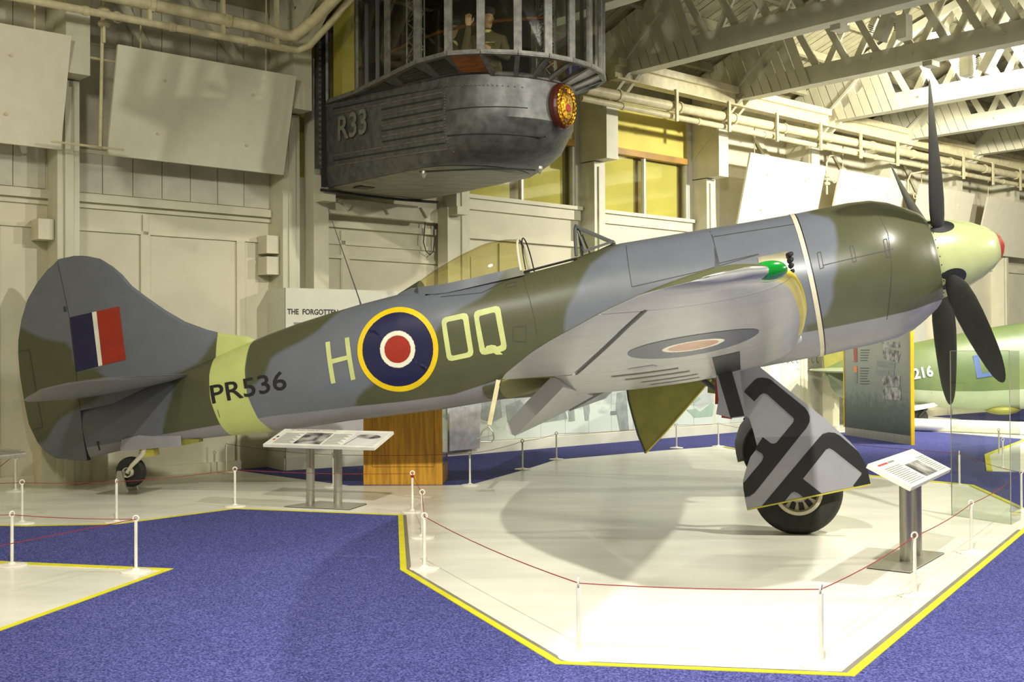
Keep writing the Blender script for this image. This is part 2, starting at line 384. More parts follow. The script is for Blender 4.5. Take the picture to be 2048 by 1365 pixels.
# windows
for i, (a, b) in enumerate(OPEN):
    wi = empty('window_%d' % (i+1), wp((a+b)/2, -.1, 4.0)); wi['kind'] = 'structure'
    MB().wbox(a, b, -.19, -.17, 4.0, 6.0).build('blind_backing', M['dark_blind'], wi)
    MB().wbox(a, b, -.10, -.06, 5.16, 6.0).build('upper_blind', M['yellow_blind'], wi)
    MB().wbox(a, b-.03, -.10, .03, 5.06, 5.17).build('wooden_rail', M['wood_rail'], wi)
    mid = a+(b-a)*.52
    for (c, d) in ((a+.02, mid-.17), (mid+.09, b-.16)):
        MB().wbox(c, d, -.165, -.15, 4.04, 5.06).build('lower_blind', M['yellow_blind'], wi)
    MB().wbox(a, b, -.165, -.1, 4.0, 4.05).build('sill_board', M['yellow_blind'], wi)
    for c in (a, mid-.03, b-.05): MB().wbox(c, c+.045, -.09, -.01, 4.0, 5.06).build('window_bar', M['white_paint'], wi)
    MB().wbox(a, b, -.055, -.05, 4.03, 5.06).build('pane', M['glass'], wi)
# ceiling sheathing: boards over a curved roof
def ztop(r): return 6.62+.42*r-.0150*r*r
ceil = empty('ceiling', wp(10, 12, 9.3)); ceil['kind'] = 'structure'
mb = MB(); t = -9.9
rr = [-.3+i*1.62 for i in range(16)]
while t < 29.8:
    dz = random.uniform(0, .012)
    ring = []
    for r_ in rr:
        z = ztop(r_)+.08+dz; ring.append([wp(t+.006, r_, z), wp(t+.164, r_, z), wp(t+.164, r_, z+.04), wp(t+.006, r_, z+.04)])
    mb.loft(ring); t += .172
o = mb.build('roof_board', M['roof'], ceil); o['kind'] = 'stuff'
mb = MB(); mb.loft([[wp(-10, r_, ztop(r_)+.16), wp(30, r_, ztop(r_)+.16), wp(30, r_, ztop(r_)+.2), wp(-10, r_, ztop(r_)+.2)] for r_ in rr]); mb.build('roof_deck', M['roof'], ceil)
for i in range(16):
    r_ = .5+i*.95; z = ztop(r_)-.01
    MB().bar(wp(-9.8, r_, z), wp(29.8, r_, z), .07, .16, (WN[0]*-.3, WN[1]*-.3, 1)).build('purlin', M['roof'], ceil)
# ---------------------------------------------------------------- columns and trusses
ORD = ['first', 'second', 'third', 'fourth', 'fifth', 'sixth', 'seventh', 'eighth', 'ninth', 'tenth']
where = {-.3: 'behind the tail fin of the fighter', 2.7: 'left of the airship car', 5.7: 'behind the airship car', 8.7: 'right of the airship bow between two yellow windows', 11.7: 'at the right end of the yellow windows', 14.7: 'behind the leftmost white board over the cowling', 17.7: 'behind the second white board over the cowling', 20.7: 'behind the third white board over the cowling', 23.7: 'behind the board at the right edge', 26.7: 'farthest along the wall'}
def truss(t, n):
    c = MB().wbox(t-.13, t+.13, 0, .34, 0, 4.78)
    o = c.build('timber_column', M['timber'])
    tag(o, 'cream painted timber wall column %s' % where[t], 'column', 'timber columns along the wall')
    MB().wbox(t-.05, t+.05, .34, .37, 0, 4.7).build('cover_strip', M['timber'], o)
    T = empty('roof_truss', wp(t, 0, 4.78))
    tag(T, 'lattice roof truss on the column %s' % where[t], 'truss', 'lattice roof trusses')
    MB().wbox(t-.14, t+.14, 0, .64, 4.80, 6.15).build('bearing_post', M['timber'], T)
    MB().wbox(t-.16, t+.16, .05, .52, 5.75, 6.12).build('packing_block', M['timber'], T)
    far = 15 if t > 4 else 9
    MB().wbox(t-.13, t+.13, .0, far, 6.14, 6.46).build('tie_beam', M['timber'], T)
    # bolts along the tie beam
    for q in range(int((far-3)/.75)):
        r_ = 3.0+q*.75
        MB().tube([wp(t-.14, r_, 6.30+.05*(q % 2)), wp(t-.155, r_, 6.30+.05*(q % 2))], .022, 8).build('bolt', M['timber'], T)
    mb = MB(); rs = [.0+i*.75 for i in range(int(far/.75)+1)]
    mb.loft([[wp(t-.11, r_, ztop(r_)-.16), wp(t+.11, r_, ztop(r_)-.16), wp(t+.11, r_, ztop(r_)+.0), wp(t-.11, r_, ztop(r_)+.0)] for r_ in rs])
    mb.build('top_chord', M['timber'], T)
    for sd in (-1, 1):
        MB().bar(wp(t+sd*.12, -.03, 5.28), wp(t+sd*.12, 1.98, 7.02), .07, .26, (0, 0, 1)).build('knee_brace', M['timber'], T)
    # gusset planks leaning against the truss end
    i = 0; x = .28
    while x < 2.60:
        x1 = x+.195
        def at(xb, z): return xb-(z-6.14)*.39
        def topz(xb):
            z = 6.2
            while z < 8 and z < ztop(max(0, at(xb, z)))-.02: z += .02
            return z
        za, zb = topz(x), topz(x1)
        zlo0 = 6.13 if x > .62 else 6.0
        pl = [wp(t-.155-.006*(i % 2), at(x+.012, zlo0), zlo0), wp(t-.155-.006*(i % 2), at(x1-.004, zlo0), zlo0), wp(t-.155-.006*(i % 2), at(x1-.004, zb), zb), wp(t-.155-.006*(i % 2), at(x+.012, za), za)]
        MB().prism(pl, tuple(WD*.025)).build('plank', M['timber'], T)
        x = x1; i += 1
    MB().bar(wp(t-.175, .86, 6.16), wp(t-.175, 1.85, 6.98), .03, .05).build('batten', M['timber'], T)
    # lattice web
    r_ = 2.75
    while r_ < far-.3:
        for sg in (1, -1):
            L = .0; z = 6.40; x = r_
            while z < ztop(x)-.10 and 0 < x < far: z += .05; x += sg*.029
            MB().bar(wp(t+sg*.075, r_, 6.36), wp(t+sg*.075, x, z), .045, .12, (0, 0, 1)).build('lattice_lath', M['timber'], T)
        r_ += .58
for n, t in enumerate([-.3, 2.7, 5.7, 8.7, 11.7, 14.7, 17.7, 20.7, 23.7, 26.7]): truss(t, n)
# extra diagonal bracing on the wall above the boards
for nm, a, b in (('left', (-2.9, 6.0), (-1.4, 4.2)), ('mid', (.2, 6.3), (.9, 5.2)), ('right', (2.3, 5.2), (1.2, 6.4)), ('far', (13.4, 5.9), (14.4, 4.9)), ('farther', (16.2, 5.9), (17.2, 4.9)), ('farthest', (19.2, 5.9), (20.2, 4.9))):
    MB().bar(wp(a[0], .08, a[1]), wp(b[0], .08, b[1]), .12, .06, tuple(WN)).build('trim_%d' % (60+len(nm)*7), M['timber'], kind='structure')
# ---------------------------------------------------------------- service rail and pipes
def wtube(pts, r, n=10): return MB().tube([wp(*p) for p in pts], r, n)
o = MB().wbox(8.35, 27, .88, 1.12, 6.24, 6.36).build('service_rail', M['pipe']); tag(o, 'long cream steel rail running along the wall under the roof trusses', 'rail')
MB().wbox(8.35, 27, .96, 1.04, 6.05, 6.24).build('web_plate', M['pipe'], o)
MB().wbox(8.35, 27, .90, 1.10, 6.02, 6.05).build('lower_flange', M['pipe'], o)
for t_ in (13.9, 20.4):
    q = MB().wbox(t_-.12, t_+.12, .86, .98, 6.28, 6.37).build('cable_clip', M['orange']); tag(q, 'orange clip on the cream rail %s' % ('above the leftmost right-hand board' if t_ < 15 else 'near the propeller blade tip'), 'clip')
def collars(par, pts, r, step):
    for i in range(len(pts)-1):
        a = Vector(wp(*pts[i])); b = Vector(wp(*pts[i+1])); L = (b-a).length; m = int(L/step)
        for j in range(m):
            p = a+(b-a)*((j+.5)/m); d = (b-a).normalized()*.03
            MB().tube([p-d, p+d], r*1.22, 10).build('pipe_collar', M['pipe'], par)
p1 = [(7.7, 1.0, 5.76), (15.4, 1.0, 5.84), (27, 1.0, 5.92)]
o = wtube(p1, .085, 14).build('heating_pipe', M['pipe'], smooth=60); tag(o, 'thick cream lagged pipe along the wall right of the airship car', 'pipe'); collars(o, p1, .085, 1.5)
p2 = [(7.6, 1.0, 5.60), (15.4, 1.0, 5.62), (27, 1.0, 5.70)]
o = wtube(p2, .05, 10).build('heating_pipe', M['pipe'], smooth=60); tag(o, 'thinner cream pipe below the thick one right of the airship car', 'pipe'); collars(o, p2, .05, 1.9)
for t_ in np.arange(9.8, 26, 1.45):
    MB().wbox(t_-.03, t_+.03, 1.1, 1.14, 5.5, 6.05).build('pipe_hanger', M['pipe'], o)
p3 = [(-4, 1.0, 5.70), (1.9, 1.0, 5.66), (2.2, 1.0, 5.62), (2.32, 1.1, 5.63), (2.36, 1.5, 5.75), (2.36, 3.2, 6.35)]
o = wtube(p3, .075, 14).build('heating_pipe', M['pipe'], smooth=60); tag(o, 'thick cream pipe at top left bending up beside the airship car', 'pipe'); collars(o, p3[:2], .075, .9)
p4 = [(-4, 1.0, 5.42), (2.25, 1.0, 5.46), (2.42, 1.0, 5.47), (2.5, 1.15, 5.52), (2.55, 1.6, 5.75), (2.6, 3.1, 6.45)]
o = wtube(p4, .045, 12).build('heating_pipe', M['pipe'], smooth=60); tag(o, 'thin cream pipe at top left below the thick bending pipe', 'pipe'); collars(o, p4[:2], .045, .9)
for t_ in (.4, 1.35, 2.1): MB().wbox(t_-.02, t_+.02, .97, 1.03, 5.45, 6.5).build('pipe_hanger', M['pipe'], o)
# valve clusters
for t_, z_, wh in ((-.02, 5.5, 'over the gap between the two left boards'), (15.6, 5.05, 'between first and second right-hand boards'), (18.9, 5.0, 'between second and third right-hand boards')):
    if t_ > 1: t_ = wl(1664 if t_ < 17 else 1826, 322 if t_ < 17 else 348, .8)[0]-.04
    v = empty('valve_assembly', wp(t_, .7, z_), 'cream pipe valve cluster %s' % wh, 'valve', 'valve clusters by the boards')
    wtube([(t_, .7, z_-.3), (t_, .7, z_+.35), (t_+.08, .72, z_+.5), (t_+.6, .9, z_+.62)], .02).build('feed_pipe', M['pipe'], v, smooth=60)
    for dz in (-.08, .08): MB().lathe([(0, -.03), (.06, -.03), (.075, 0), (.06, .03), (0, .03)], wp(t_, .7, z_+dz), 'z', 14).build('valve_body', M['pipe'], v)
    MB().tube([Vector(wp(t_+.12+.06*math.cos(a), .8, z_+.06*math.sin(a))) for a in np.linspace(0, 6.0, 13)], .012, 6).build('hand_wheel', M['pipe'], v)
# cable loop
lp = [wp(11.95+.28*math.cos(a), .9-.05*math.sin(a*2), 5.55+.42*math.sin(a)) for a in np.linspace(-2.3, 3.0, 24)]
lp = [tuple(onplane(x, y, W0+WN*.86, WN)) for x, y in [(1445, 222), (1462, 212), (1476, 190), (1489, 172), (1495, 160), (1490, 150), (1481, 152), (1472, 165), (1468, 182)]]
o = MB().tube(lp, .014, 8).build('cable_loop', M['black'], smooth=60); tag(o, 'black cable loop hanging off the cream rail', 'cable')
# ---------------------------------------------------------------- white acoustic boards
def board(t0, t1, z0, z1, label):
    T = empty('wall_board', wp((t0+t1)/2, .6, z0), label, 'panel', 'white boards hung along the wall')
    P_ = [wp(t0, .45, z0), wp(t1, .45, z0), wp(t1, .78, z1), wp(t0, .78, z1)]
    MB().prism(P_, tuple(WN*-.04)).build('board', M['white'], T)
    for a in (t0+.35, t1-.35): wtube([(a, .6, z1-.05), (a, .62, 6.4)], .01, 6).build('hanging_rod', M['pipe'], T)
    for a in (.25, .75):
        for b in (.25, .75):
            q = wp(t0+(t1-t0)*a, .45+.33*b+.004, z0+(z1-z0)*b); MB().tube([Vector(q), Vector(q)+Vector(WN*.012)], .018, 8).build('fixing', M['pipe'], T)
board(-3.0, -.43, 3.93, 5.19, 'white board cut by the left edge of the picture')
board(.12, 2.52, 3.93, 5.19, 'large white board left of the airship car')
for (a, b, l) in ((1502, 1653, 'white tilted board leftmost above the engine cowling'), (1682, 1812, 'white tilted board second from the left above the engine cowling'), (1842, 1950, 'white tilted board behind the upright propeller blade'), (1977, 2100, 'white tilted board at the right edge behind the spinner')):
    ya = 308+(a-1502)*.175
    t0 = wl(a, ya, .78)[0]; t1 = wl(b, ya+(b-a)*.19, .78)[0]
    board(t0, t1, 3.95, 5.30, l)
for z_ in (5.02, 3.98): o = wtube([(-.6, .62, z_), (.25, .62, z_)], .014, 6).build('conduit', M['pipe']); tag(o, 'thin cream conduit joining the %s edges of the two left boards' % ('upper' if z_ > 4.5 else 'lower'), 'conduit')
o = wtube([(-.02, .66, 5.5), (-.05, .66, 3.98)], .02, 8).build('conduit', M['pipe']); tag(o, 'upright cream conduit between the two left boards', 'conduit')
# small boxes on columns
for i, (x, y, lab) in enumerate([(98, 460, 'cream junction box on the column behind the tail fin, upper one'), (543, 490, 'cream junction box beside the second column, upper one'), (541, 532, 'cream junction box beside the second column, lower one')]):
    t_, z_ = wl(x, y, .2); t_ = -.53 if i == 0 else 2.46; o = MB().wbox(t_-.09, t_+.09, .02, .26, z_-.12, z_+.12).build('junction_box', M['cream']); tag(o, lab, 'box')
# wall hanging cable left of post
lp = [tuple(onplane(x, y, W0+WN*.1, WN)) for x, y in [(851, 437), (849, 460), (847, 485), (852, 503), (860, 510), (867, 503), (869, 480), (868, 440)]]
o = MB().tube(lp, .008, 6).build('hanging_cable', M['panel']); tag(o, 'thin looped cable hanging on the wall left of the cockpit canopy', 'cable')
# roof equipment boxes and lamp
def equip(x, y, t_, w_, h_, lab, tilt=.2):
    r_, z_ = tr(x, y, t_); T = empty('projector_box', wp(t_, r_, z_-h_/2), lab, 'projector', 'cream projector boxes under the roof beams')
    MB().bar(wp(t_, r_-.0, z_-h_/2), wp(t_, r_+tilt*h_, z_+h_/2), w_, .16, tuple(WN)).build('housing', M['equip'], T)
    for q in range(4): MB().bar(wp(t_-.06, r_-.12, z_-.02+q*.03), wp(t_+.06, r_-.12, z_-.02+q*.03), .01, .008).build('vent_slot', M['panel'], T)
    wtube([(t_, r_, z_+h_/2-.02), (t_, r_, z_+h_/2+.35)], .015, 6).build('bracket', M['pipe'], T)
equip(1758, 58, 9.6, .16, .34, 'cream box hanging left of its pair under the roof beam', .5)
equip(1808, 55, 9.6, .18, .34, 'cream box with vents hanging right of its pair under the roof beam', .0)
equip(1935, 132, 12.6, .24, .34, 'cream box under the second beam, left one above the propeller', .0)
equip(1968, 122, 12.6, .2, .36, 'cream box under the second beam, right one above the propeller', .6)
for (x, y, t_, l) in ((1680, 58, 8.5, 'upper'), (1862, 130, 11.5, 'lower')):
    r_, z_ = tr(x, y, t_); o = MB().wbox(t_-.12, t_+.12, r_-.08, r_+.08, z_-.03, z_+.05).build('beam_sensor', M['equip']); tag(o, 'small grey box clipped under the %s roof beam' % l, 'sensor')
r_, z_ = tr(1872, 62, 12.9); lc = Vector(wp(12.9, r_, z_))
L = empty('flood_lamp_fitting', lc, 'round reflector lamp switched on among the roof lattice', 'lamp')
MB().lathe([(0, .22), (.05, .22), (.09, .12), (.20, .02), (.23, -.08), (.21, -.08), (.18, .0), (.0, .04)], lc, 'z', 28).build('reflector', M['lamp_shell'], L, smooth=50)
MB().lathe([(0, -.07), (.12, -.075), (.19, -.06), (.19, -.05), (0, -.05)], lc, 'z', 24).build('bulb', M['lamp_on'], L)
lp_ = lamp('bulb_light', tuple(lc+Vector((0, 0, -.14))), 170, .1); lp_.parent = L; lp_.matrix_parent_inverse = wm(L).inverted()
MB().tube([lc+Vector((0, 0, .2)), lc+Vector((0, 0, .7))], .02, 8).build('stem', M['pipe'], L)
# ================================================================== FIGHTER AIRCRAFT (body frame: u aft of the propeller hub, y starboard, w up)
PSI = R(-10.1); THE = R(11.34); HUB = np.array([4.235, 11.31, 2.452])
_F = np.array([math.cos(PSI), math.sin(PSI), 0]); AX = _F*math.cos(THE)+np.array([0, 0, math.sin(THE)])
SB = np.array([math.sin(PSI), -math.cos(PSI), 0]); UP = np.cross(SB, AX)
if UP[2] < 0: UP = -UP
def bod(u_, y, w_): return HUB-AX*u_+SB*y+UP*w_
def onbody(x, y, p0, n):
    P0 = bod(*p0); Nn = -AX*n[0]+SB*n[1]+UP*n[2]; p = onplane(x, y, P0, Nn)-HUB
    return np.array([-(p@AX), p@SB, p@UP])
def side(pts, off=.40): return [tuple(onbody(x, y, (0, off, 0), (0, 1, 0))[[0, 2]]) for x, y in pts]
BASE = (1.95, 0.0, -2.10)
plane = bpy.data.objects.new('fighter_aircraft', None); COL.objects.link(plane)
FRAME['fighter_aircraft'] = BASE
MBW = Matrix(((-AX[0], SB[0], UP[0], 0), (-AX[1], SB[1], UP[1], 0), (-AX[2], SB[2], UP[2], 0), (0, 0, 0, 1)))
plane.rotation_euler = MBW.to_euler(); plane.location = tuple(bod(*BASE))
tag(plane, 'grey and green camouflaged single propeller fighter lettered OQ H with roundels, filling the hall', 'aircraft')
def itp(tab, u_): return float(np.interp(u_, [a for a, b in tab], [b for a, b in tab]))
TOP = [(.10, .45), (.14, .49), (.20, .53), (.27, .575), (.40, .65), (.556, .705), (.774, .728), (1.3, .735), (1.72, .752), (2.13, .775), (2.59, .797), (3.06, .822), (3.3, .800), (3.5, .778), (4.03, .755), (4.6, .755), (5.2, .775), (5.45, .805), (5.93, .790), (6.28, .766), (6.63, .737), (7.0, .69), (7.4, .62), (7.8, .54), (8.3, .46), (8.8, .38), (9.36, .30)]
BOT = [(.10, -.45), (.14, -.49), (.20, -.53), (.27, -.575), (.40, -.65), (.556, -.692), (.774, -.706), (1.3, -.720), (1.72, -.715), (2.4, -.708), (3.4, -.640), (4.57, -.515), (5.28, -.491), (5.73, -.458), (6.29, -.414), (6.86, -.385), (7.27, -.352), (7.8, -.30), (8.3, -.255), (8.8, -.225), (9.36, -.24)]
HW = [(.10, .45), (.14, .49), (.20, .53), (.27, .575), (.40, .65), (.556, .70), (.774, .72), (1.3, .73), (1.7, .70), (2.2, .63), (3, .54), (4, .49), (5, .45), (6, .385), (7, .30), (8, .20), (8.8, .11), (9.36, .055)]
NN = [(.1, 2.0), (1.3, 2.0), (2.2, 2.3), (3.2, 2.7), (5, 2.7), (6, 2.3), (7, 2.1), (9.36, 2.0)]
def fus(u_): return itp(TOP, u_), itp(BOT, u_), itp(HW, u_), itp(NN, u_)
def fus_y(u_, w_):
    t, b, h, n = fus(u_); c = (t+b)/2; a = (t-b)/2; q = min(.9999, abs((w_-c)/a)); return h*(1-q**n)**(1/n)
def ring(u_, N=96, grow=0.0):
    t, b, h, n = fus(u_); c = (t+b)/2; a = (t-b)/2+grow; h += grow; out = []
    for j in range(N):
        th = 2*math.pi*j/N; cs, sn = math.cos(th), math.sin(th)
        y = h*math.copysign(abs(cs)**(2/n), cs); w_ = c+a*math.copysign(abs(sn)**(2/n), sn); out.append((u_, y, w_))
    return out
# --- colour fields stored as signed distances
def sdf(poly, pts):
    poly = np.array(poly); n = len(poly); d = np.full(len(pts), 1e9); ins = np.zeros(len(pts), bool)
    for i in range(n):
        a = poly[i]; b = poly[(i+1) % n]; e = b-a; q = pts-a; tt = np.clip((q@e)/(e@e), 0, 1)
        d = np.minimum(d, np.hypot(*(q-np.outer(tt, e)).T))
        c = ((a[1] > pts[:, 1]) != (b[1] > pts[:, 1]))
        with np.errstate(all='ignore'): xx = (b[0]-a[0])*(pts[:, 1]-a[1])/(b[1]-a[1])+a[0]
        ins ^= c & (pts[:, 0] < xx)
    return np.where(ins, d, -d)
GREEN = [side(g, .05 if k_ == 0 else .40) for k_, g in enumerate((
    [(20, 648), (45, 660), (62, 669), (100, 682), (142, 686), (150, 742), (205, 735), (216, 725), (214, 757), (200, 800), (170, 812), (130, 830), (108, 848), (88, 885), (60, 890), (10, 870)],
    [(440, 640), (414, 655), (397, 680), (386, 703), (366, 728), (330, 745), (300, 752), (325, 775), (322, 800), (312, 830), (298, 880), (360, 900), (450, 900), (470, 640)],
    [(478, 640), (540, 635), (700, 590), (654, 632), (626, 663), (589, 686), (551, 704), (534, 717), (523, 748), (505, 768), (478, 780)],
    [(1010, 530), (1004, 550), (993, 561), (980, 578), (963, 595), (939, 609), (918, 619), (890, 640), (870, 670), (830, 720), (780, 755), (750, 766), (727, 780), (709, 797), (703, 814), (700, 960), (1200, 960), (1150, 720), (1130, 663), (1132, 640), (1137, 616), (1154, 588), (1164, 561), (1182, 527), (1226, 492), (1250, 470), (1150, 440)],
    [(1620, 424), (1645, 433), (1658, 437), (1667, 455), (1670, 492), (1665, 516), (1667, 543), (1659, 571), (1660, 598), (1650, 628), (1635, 645), (1610, 652), (1600, 720), (1950, 720), (1950, 360), (1640, 360)]))]
UNDER = [(0, -.40), (.25, -.425), (.45, -.455), (.8, -.463), (1.32, -.463), (4.43, -.30), (5.03, -.365), (5.56, -.333), (6.09, -.28), (6.64, -.236), (7.08, -.198), (8.0, -.165), (9.4, -.12)]
BL = side([(410, 640), (413, 665), (411, 700), (410, 750), (415, 800), (430, 850), (452, 895)], .3); BR_ = side([(497, 655), (495, 672), (487, 690), (486, 740), (492, 790), (510, 840), (545, 885)], .3)
def fields(o, mode='side', yel=None):
    me = o.data; co = np.array([v.co[:] for v in me.vertices]); n = len(co)
    g = np.full(n, -1.); u_ = np.full(n, -1.); b = np.full(n, -1.); y = np.full(n, -1.)
    if mode == 'side':
        p = co[:, [0, 2]]
        for q in GREEN: g = np.maximum(g, sdf(q, p))
        u_ = np.interp(p[:, 0], [a for a, c in UNDER], [c for a, c in UNDER])-p[:, 1]
        l1 = np.interp(-p[:, 1], [-c[1] for c in BL], [c[0] for c in BL]); l2 = np.interp(-p[:, 1], [-c[1] for c in BR_], [c[0] for c in BR_])
        b = np.minimum(l1-p[:, 0], p[:, 0]-l2)
    elif mode == 'fin':
        p = co[:, [0, 2]]
        for q in GREEN: g = np.maximum(g, sdf(q, p))
        b = l1 = np.interp(-p[:, 1], [-c[1] for c in BL], [c[0] for c in BL])-p[:, 0]
    elif mode == 'wing':
        p = co[:, :2]
        g = np.maximum(np.sin(p[:, 0]*1.3+p[:, 1]*1.1)*.3+.05, np.abs(p[:, 1])-4.4)
        u_ = yel['low']; y = yel['yel']
    for nm, a in (('green', g), ('under', u_), ('band', b), ('yellow', y)):
        at = me.attributes.new(nm, 'FLOAT', 'POINT'); at.data.foreach_set('value', a.astype(np.float32))
def fin_part(o, *a, **k): fields(o, *a, **k); return o
# cowling
us = [.10, .12, .14, .17, .20, .235, .27, .33, .40, .48, .556, .66, .774]+list(np.arange(.85, 1.30, .05))+[1.295]
mb = MB(); inner = [[(q[0]+.015, q[1]*.955, q[2]*.955) for q in ring(.10)], [(q[0]+.12, q[1]*.93, q[2]*.93) for q in ring(.10)]]
mb.loft(inner[::-1]+[ring(x) for x in us], cap=True)
o = mb.build('engine_cowling', M['paint'], plane, smooth=40); fields(o)
o2 = MB().loft([[(.24, q[1]*.9, q[2]*.9) for q in ring(.10)], [(.25, q[1]*.9, q[2]*.9) for q in ring(.10)]]).build('intake_disc', M['black'], o)
# seam strip between cowling and fuselage
mb = MB(); mb.loft([ring(1.295, grow=.006), ring(1.337, grow=.006)], cap=True); o = mb.build('cowling_seam', M['seam'], plane, smooth=40)
mb = MB(); mb.loft([ring(1.283, grow=.0035), ring(1.294, grow=.0035)], cap=True); mb.build('cowling_gap', M['black'], plane, smooth=40)
# fuselage
us = list(np.arange(1.337, 9.36, .05))+[9.36]
mb = MB(); rings_ = [ring(x) for x in us]; mb.loft(rings_)
mb.f = [f for f in mb.f if not (len(f) == 4 and all(3.50 < mb.v[i][0] < 5.15 and abs(mb.v[i][1]) < .285 and mb.v[i][2] > .5 for i in f))]
fuse = mb.build('fuselage', M['paint'], plane, smooth=40); fields(fuse)
# cockpit tub
mb = MB(); mb.box(3.5, 5.15, -.29, .29, .05, .08); mb.box(5.10, 5.15, -.29, .29, .05, .66); mb.box(3.47, 3.52, -.29, .29, .05, .66); mb.box(3.5, 5.12, -.30, -.28, .05, .62); mb.box(3.5, 5.12, .28, .30, .05, .62)
mb.build('cockpit_tub', M['cardark'], fuse)
mb = MB(); mb.box(4.35, 4.75, -.24, .24, .15, .25); mb.box(4.70, 4.78, -.24, .24, .2, .60); mb.build('seat', M['frame'], fuse)
mb = MB(); mb.tube([(3.5, -.285, .745), (4.06, -.285, .725)], .012, 8); mb.tube([(3.5, .285, .745), (4.06, .285, .725)], .012, 8)
mb.build('cockpit_sill', M['black'], fuse)
# conforming decals
def conform(polys, m, name, off=.004, fy=fus_y, grid=.05, parent=None, both=True):
    bm = bmesh.new()
    for pl in polys:
        vs = [bm.verts.new((a, 0, b)) for a, b in pl]
        try: bm.faces.new(vs)
        except Exception: pass
    co = np.array([v.co[:] for v in bm.verts]); lo = co.min(0); hi = co.max(0)
    for ax_, i in (((1, 0, 0), 0), ((0, 0, 1), 2)):
        x = lo[i]+grid
        while x < hi[i]:
            g = bm.verts[:]+bm.edges[:]+bm.faces[:]
            p = [0, 0, 0]; p[i] = x; bmesh.ops.bisect_plane(bm, geom=g, plane_co=p, plane_no=ax_); x += grid
    for v in bm.verts:
        y = fy(v.co.x, v.co.z)+off; v.co.y = y
    me = bpy.data.meshes.new(name); bmesh.ops.triangulate(bm, faces=[f for f in bm.faces if len(f.verts) > 4]); 
    for f in bm.faces:
        f.normal_update()
        if f.normal.y < 0: f.normal_flip()
        f.smooth = True
    bm.to_mesh(me); bm.free(); me.materials.append(m)
    o = bpy.data.objects.new(name, me); COL.objects.link(o); attach(o, parent or fuse)
    return o
def annulus(cu, cw, r1, r0, n=64):
    P_ = []
    for i in range(n):
        a, b = 2*math.pi*i/n, 2*math.pi*(i+1)/n
        if r0 > 0: P_.append([(cu+r1*math.cos(a), cw+r1*math.sin(a)), (cu+r1*math.cos(b), cw+r1*math.sin(b)), (cu+r0*math.cos(b), cw+r0*math.sin(b)), (cu+r0*math.cos(a), cw+r0*math.sin(a))])
    if r0 == 0: P_ = [[(cu+r1*math.cos(2*math.pi*i/n), cw+r1*math.sin(2*math.pi*i/n)) for i in range(n)]]
    return P_
rc = side([(794, 699)], .44)[0]
def mirror(o):
    c = o.copy(); COL.objects.link(c); c.scale = (1, -1, 1); return c
for (r1, r0, m_, nm) in ((.442, .386, 'ryel', 'roundel_ring'), (.388, .190, 'rblu', 'roundel_ring'), (.194, .143, 'rwht', 'roundel_ring'), (.146, 0, 'rred', 'roundel_centre')):
    conform(annulus(rc[0], rc[1], r1, r0), M[m_], nm)
def ps(pts): return side(pts, .42)
c5 = lambda pts: [(600+x/2.923, 400+y/2.923) for x, y in pts]
conform([ps(c5([(133, 833), (160, 827), (197, 1072), (170, 1078)])), ps(c5([(250, 808), (277, 802), (317, 1050), (290, 1057)])), ps(c5([(150, 938), (268, 910), (273, 935), (154, 966)]))], M['sky'], 'code_letter')
def ringq(outer, inner, cut=.14):
    def ch(q):
        o_ = []
        for i in range(4):
            p = np.array(q[i]); a = np.array(q[i-1]); b = np.array(q[(i+1) % 4]); L = 26 if q is outer else 12
            o_ += [tuple(p+(a-p)/np.linalg.norm(a-p)*L), tuple(p+((a-p)/np.linalg.norm(a-p)+(b-p)/np.linalg.norm(b-p))*L*.3), tuple(p+(b-p)/np.linalg.norm(b-p)*L)]
        return o_
    A, B = ch(outer), ch(inner); n = len(A)
    return [[A[i], A[(i+1) % n], B[(i+1) % n], B[i]] for i in range(n)]
conform([ps(c5(q)) for q in ringq([(826, 692), (984, 657), (1023, 915), (866, 948)], [(858, 716), (957, 696), (990, 892), (890, 914)])], M['sky'], 'code_letter')
q = [ps(c5(q)) for q in ringq([(1016, 652), (1172, 616), (1219, 880), (1060, 912)], [(1049, 682), (1145, 657), (1183, 852), (1088, 876)])]
q.append(ps(c5([(1085, 878), (1096, 855), (1125, 848), (1150, 852), (1160, 866)]))); q.append(ps(c5([(1120, 884), (1160, 872), (1192, 905), (1152, 906)])))
conform(q, M['sky'], 'code_letter')
# serial as text
ta = side([(421, 809)], .28)[0]; tb = side([(575, 779)], .32)[0]
def conform_text(body, a, b, h, m, fy, name, parent, grid=.04, width=None):
    tm = text(None, body, 1, (0, 0, 0), (1, 0, 0), (0, 1, 0), m, bold=.012)
    co = np.array(tm.v); lo = co.min(0); hi = co.max(0); a = np.array(a); b = np.array(b); e = (b-a); L = np.linalg.norm(e); e = e/L; up_ = np.array([e[1], -e[0]])
    if up_[1] < 0: up_ = -up_
    pts = [tuple(a+e*(c[0]-lo[0])/(hi[0]-lo[0])*L+up_*(c[1]-lo[1])/(hi[1]-lo[1])*h) for c in co]
    return conform([[pts[i] for i in f] for f in tm.f], m, name, fy=fy, grid=grid, parent=parent)
conform_text('PR536', ta, tb, .205, M['serial'], fus_y, 'serial_lettering', fuse)
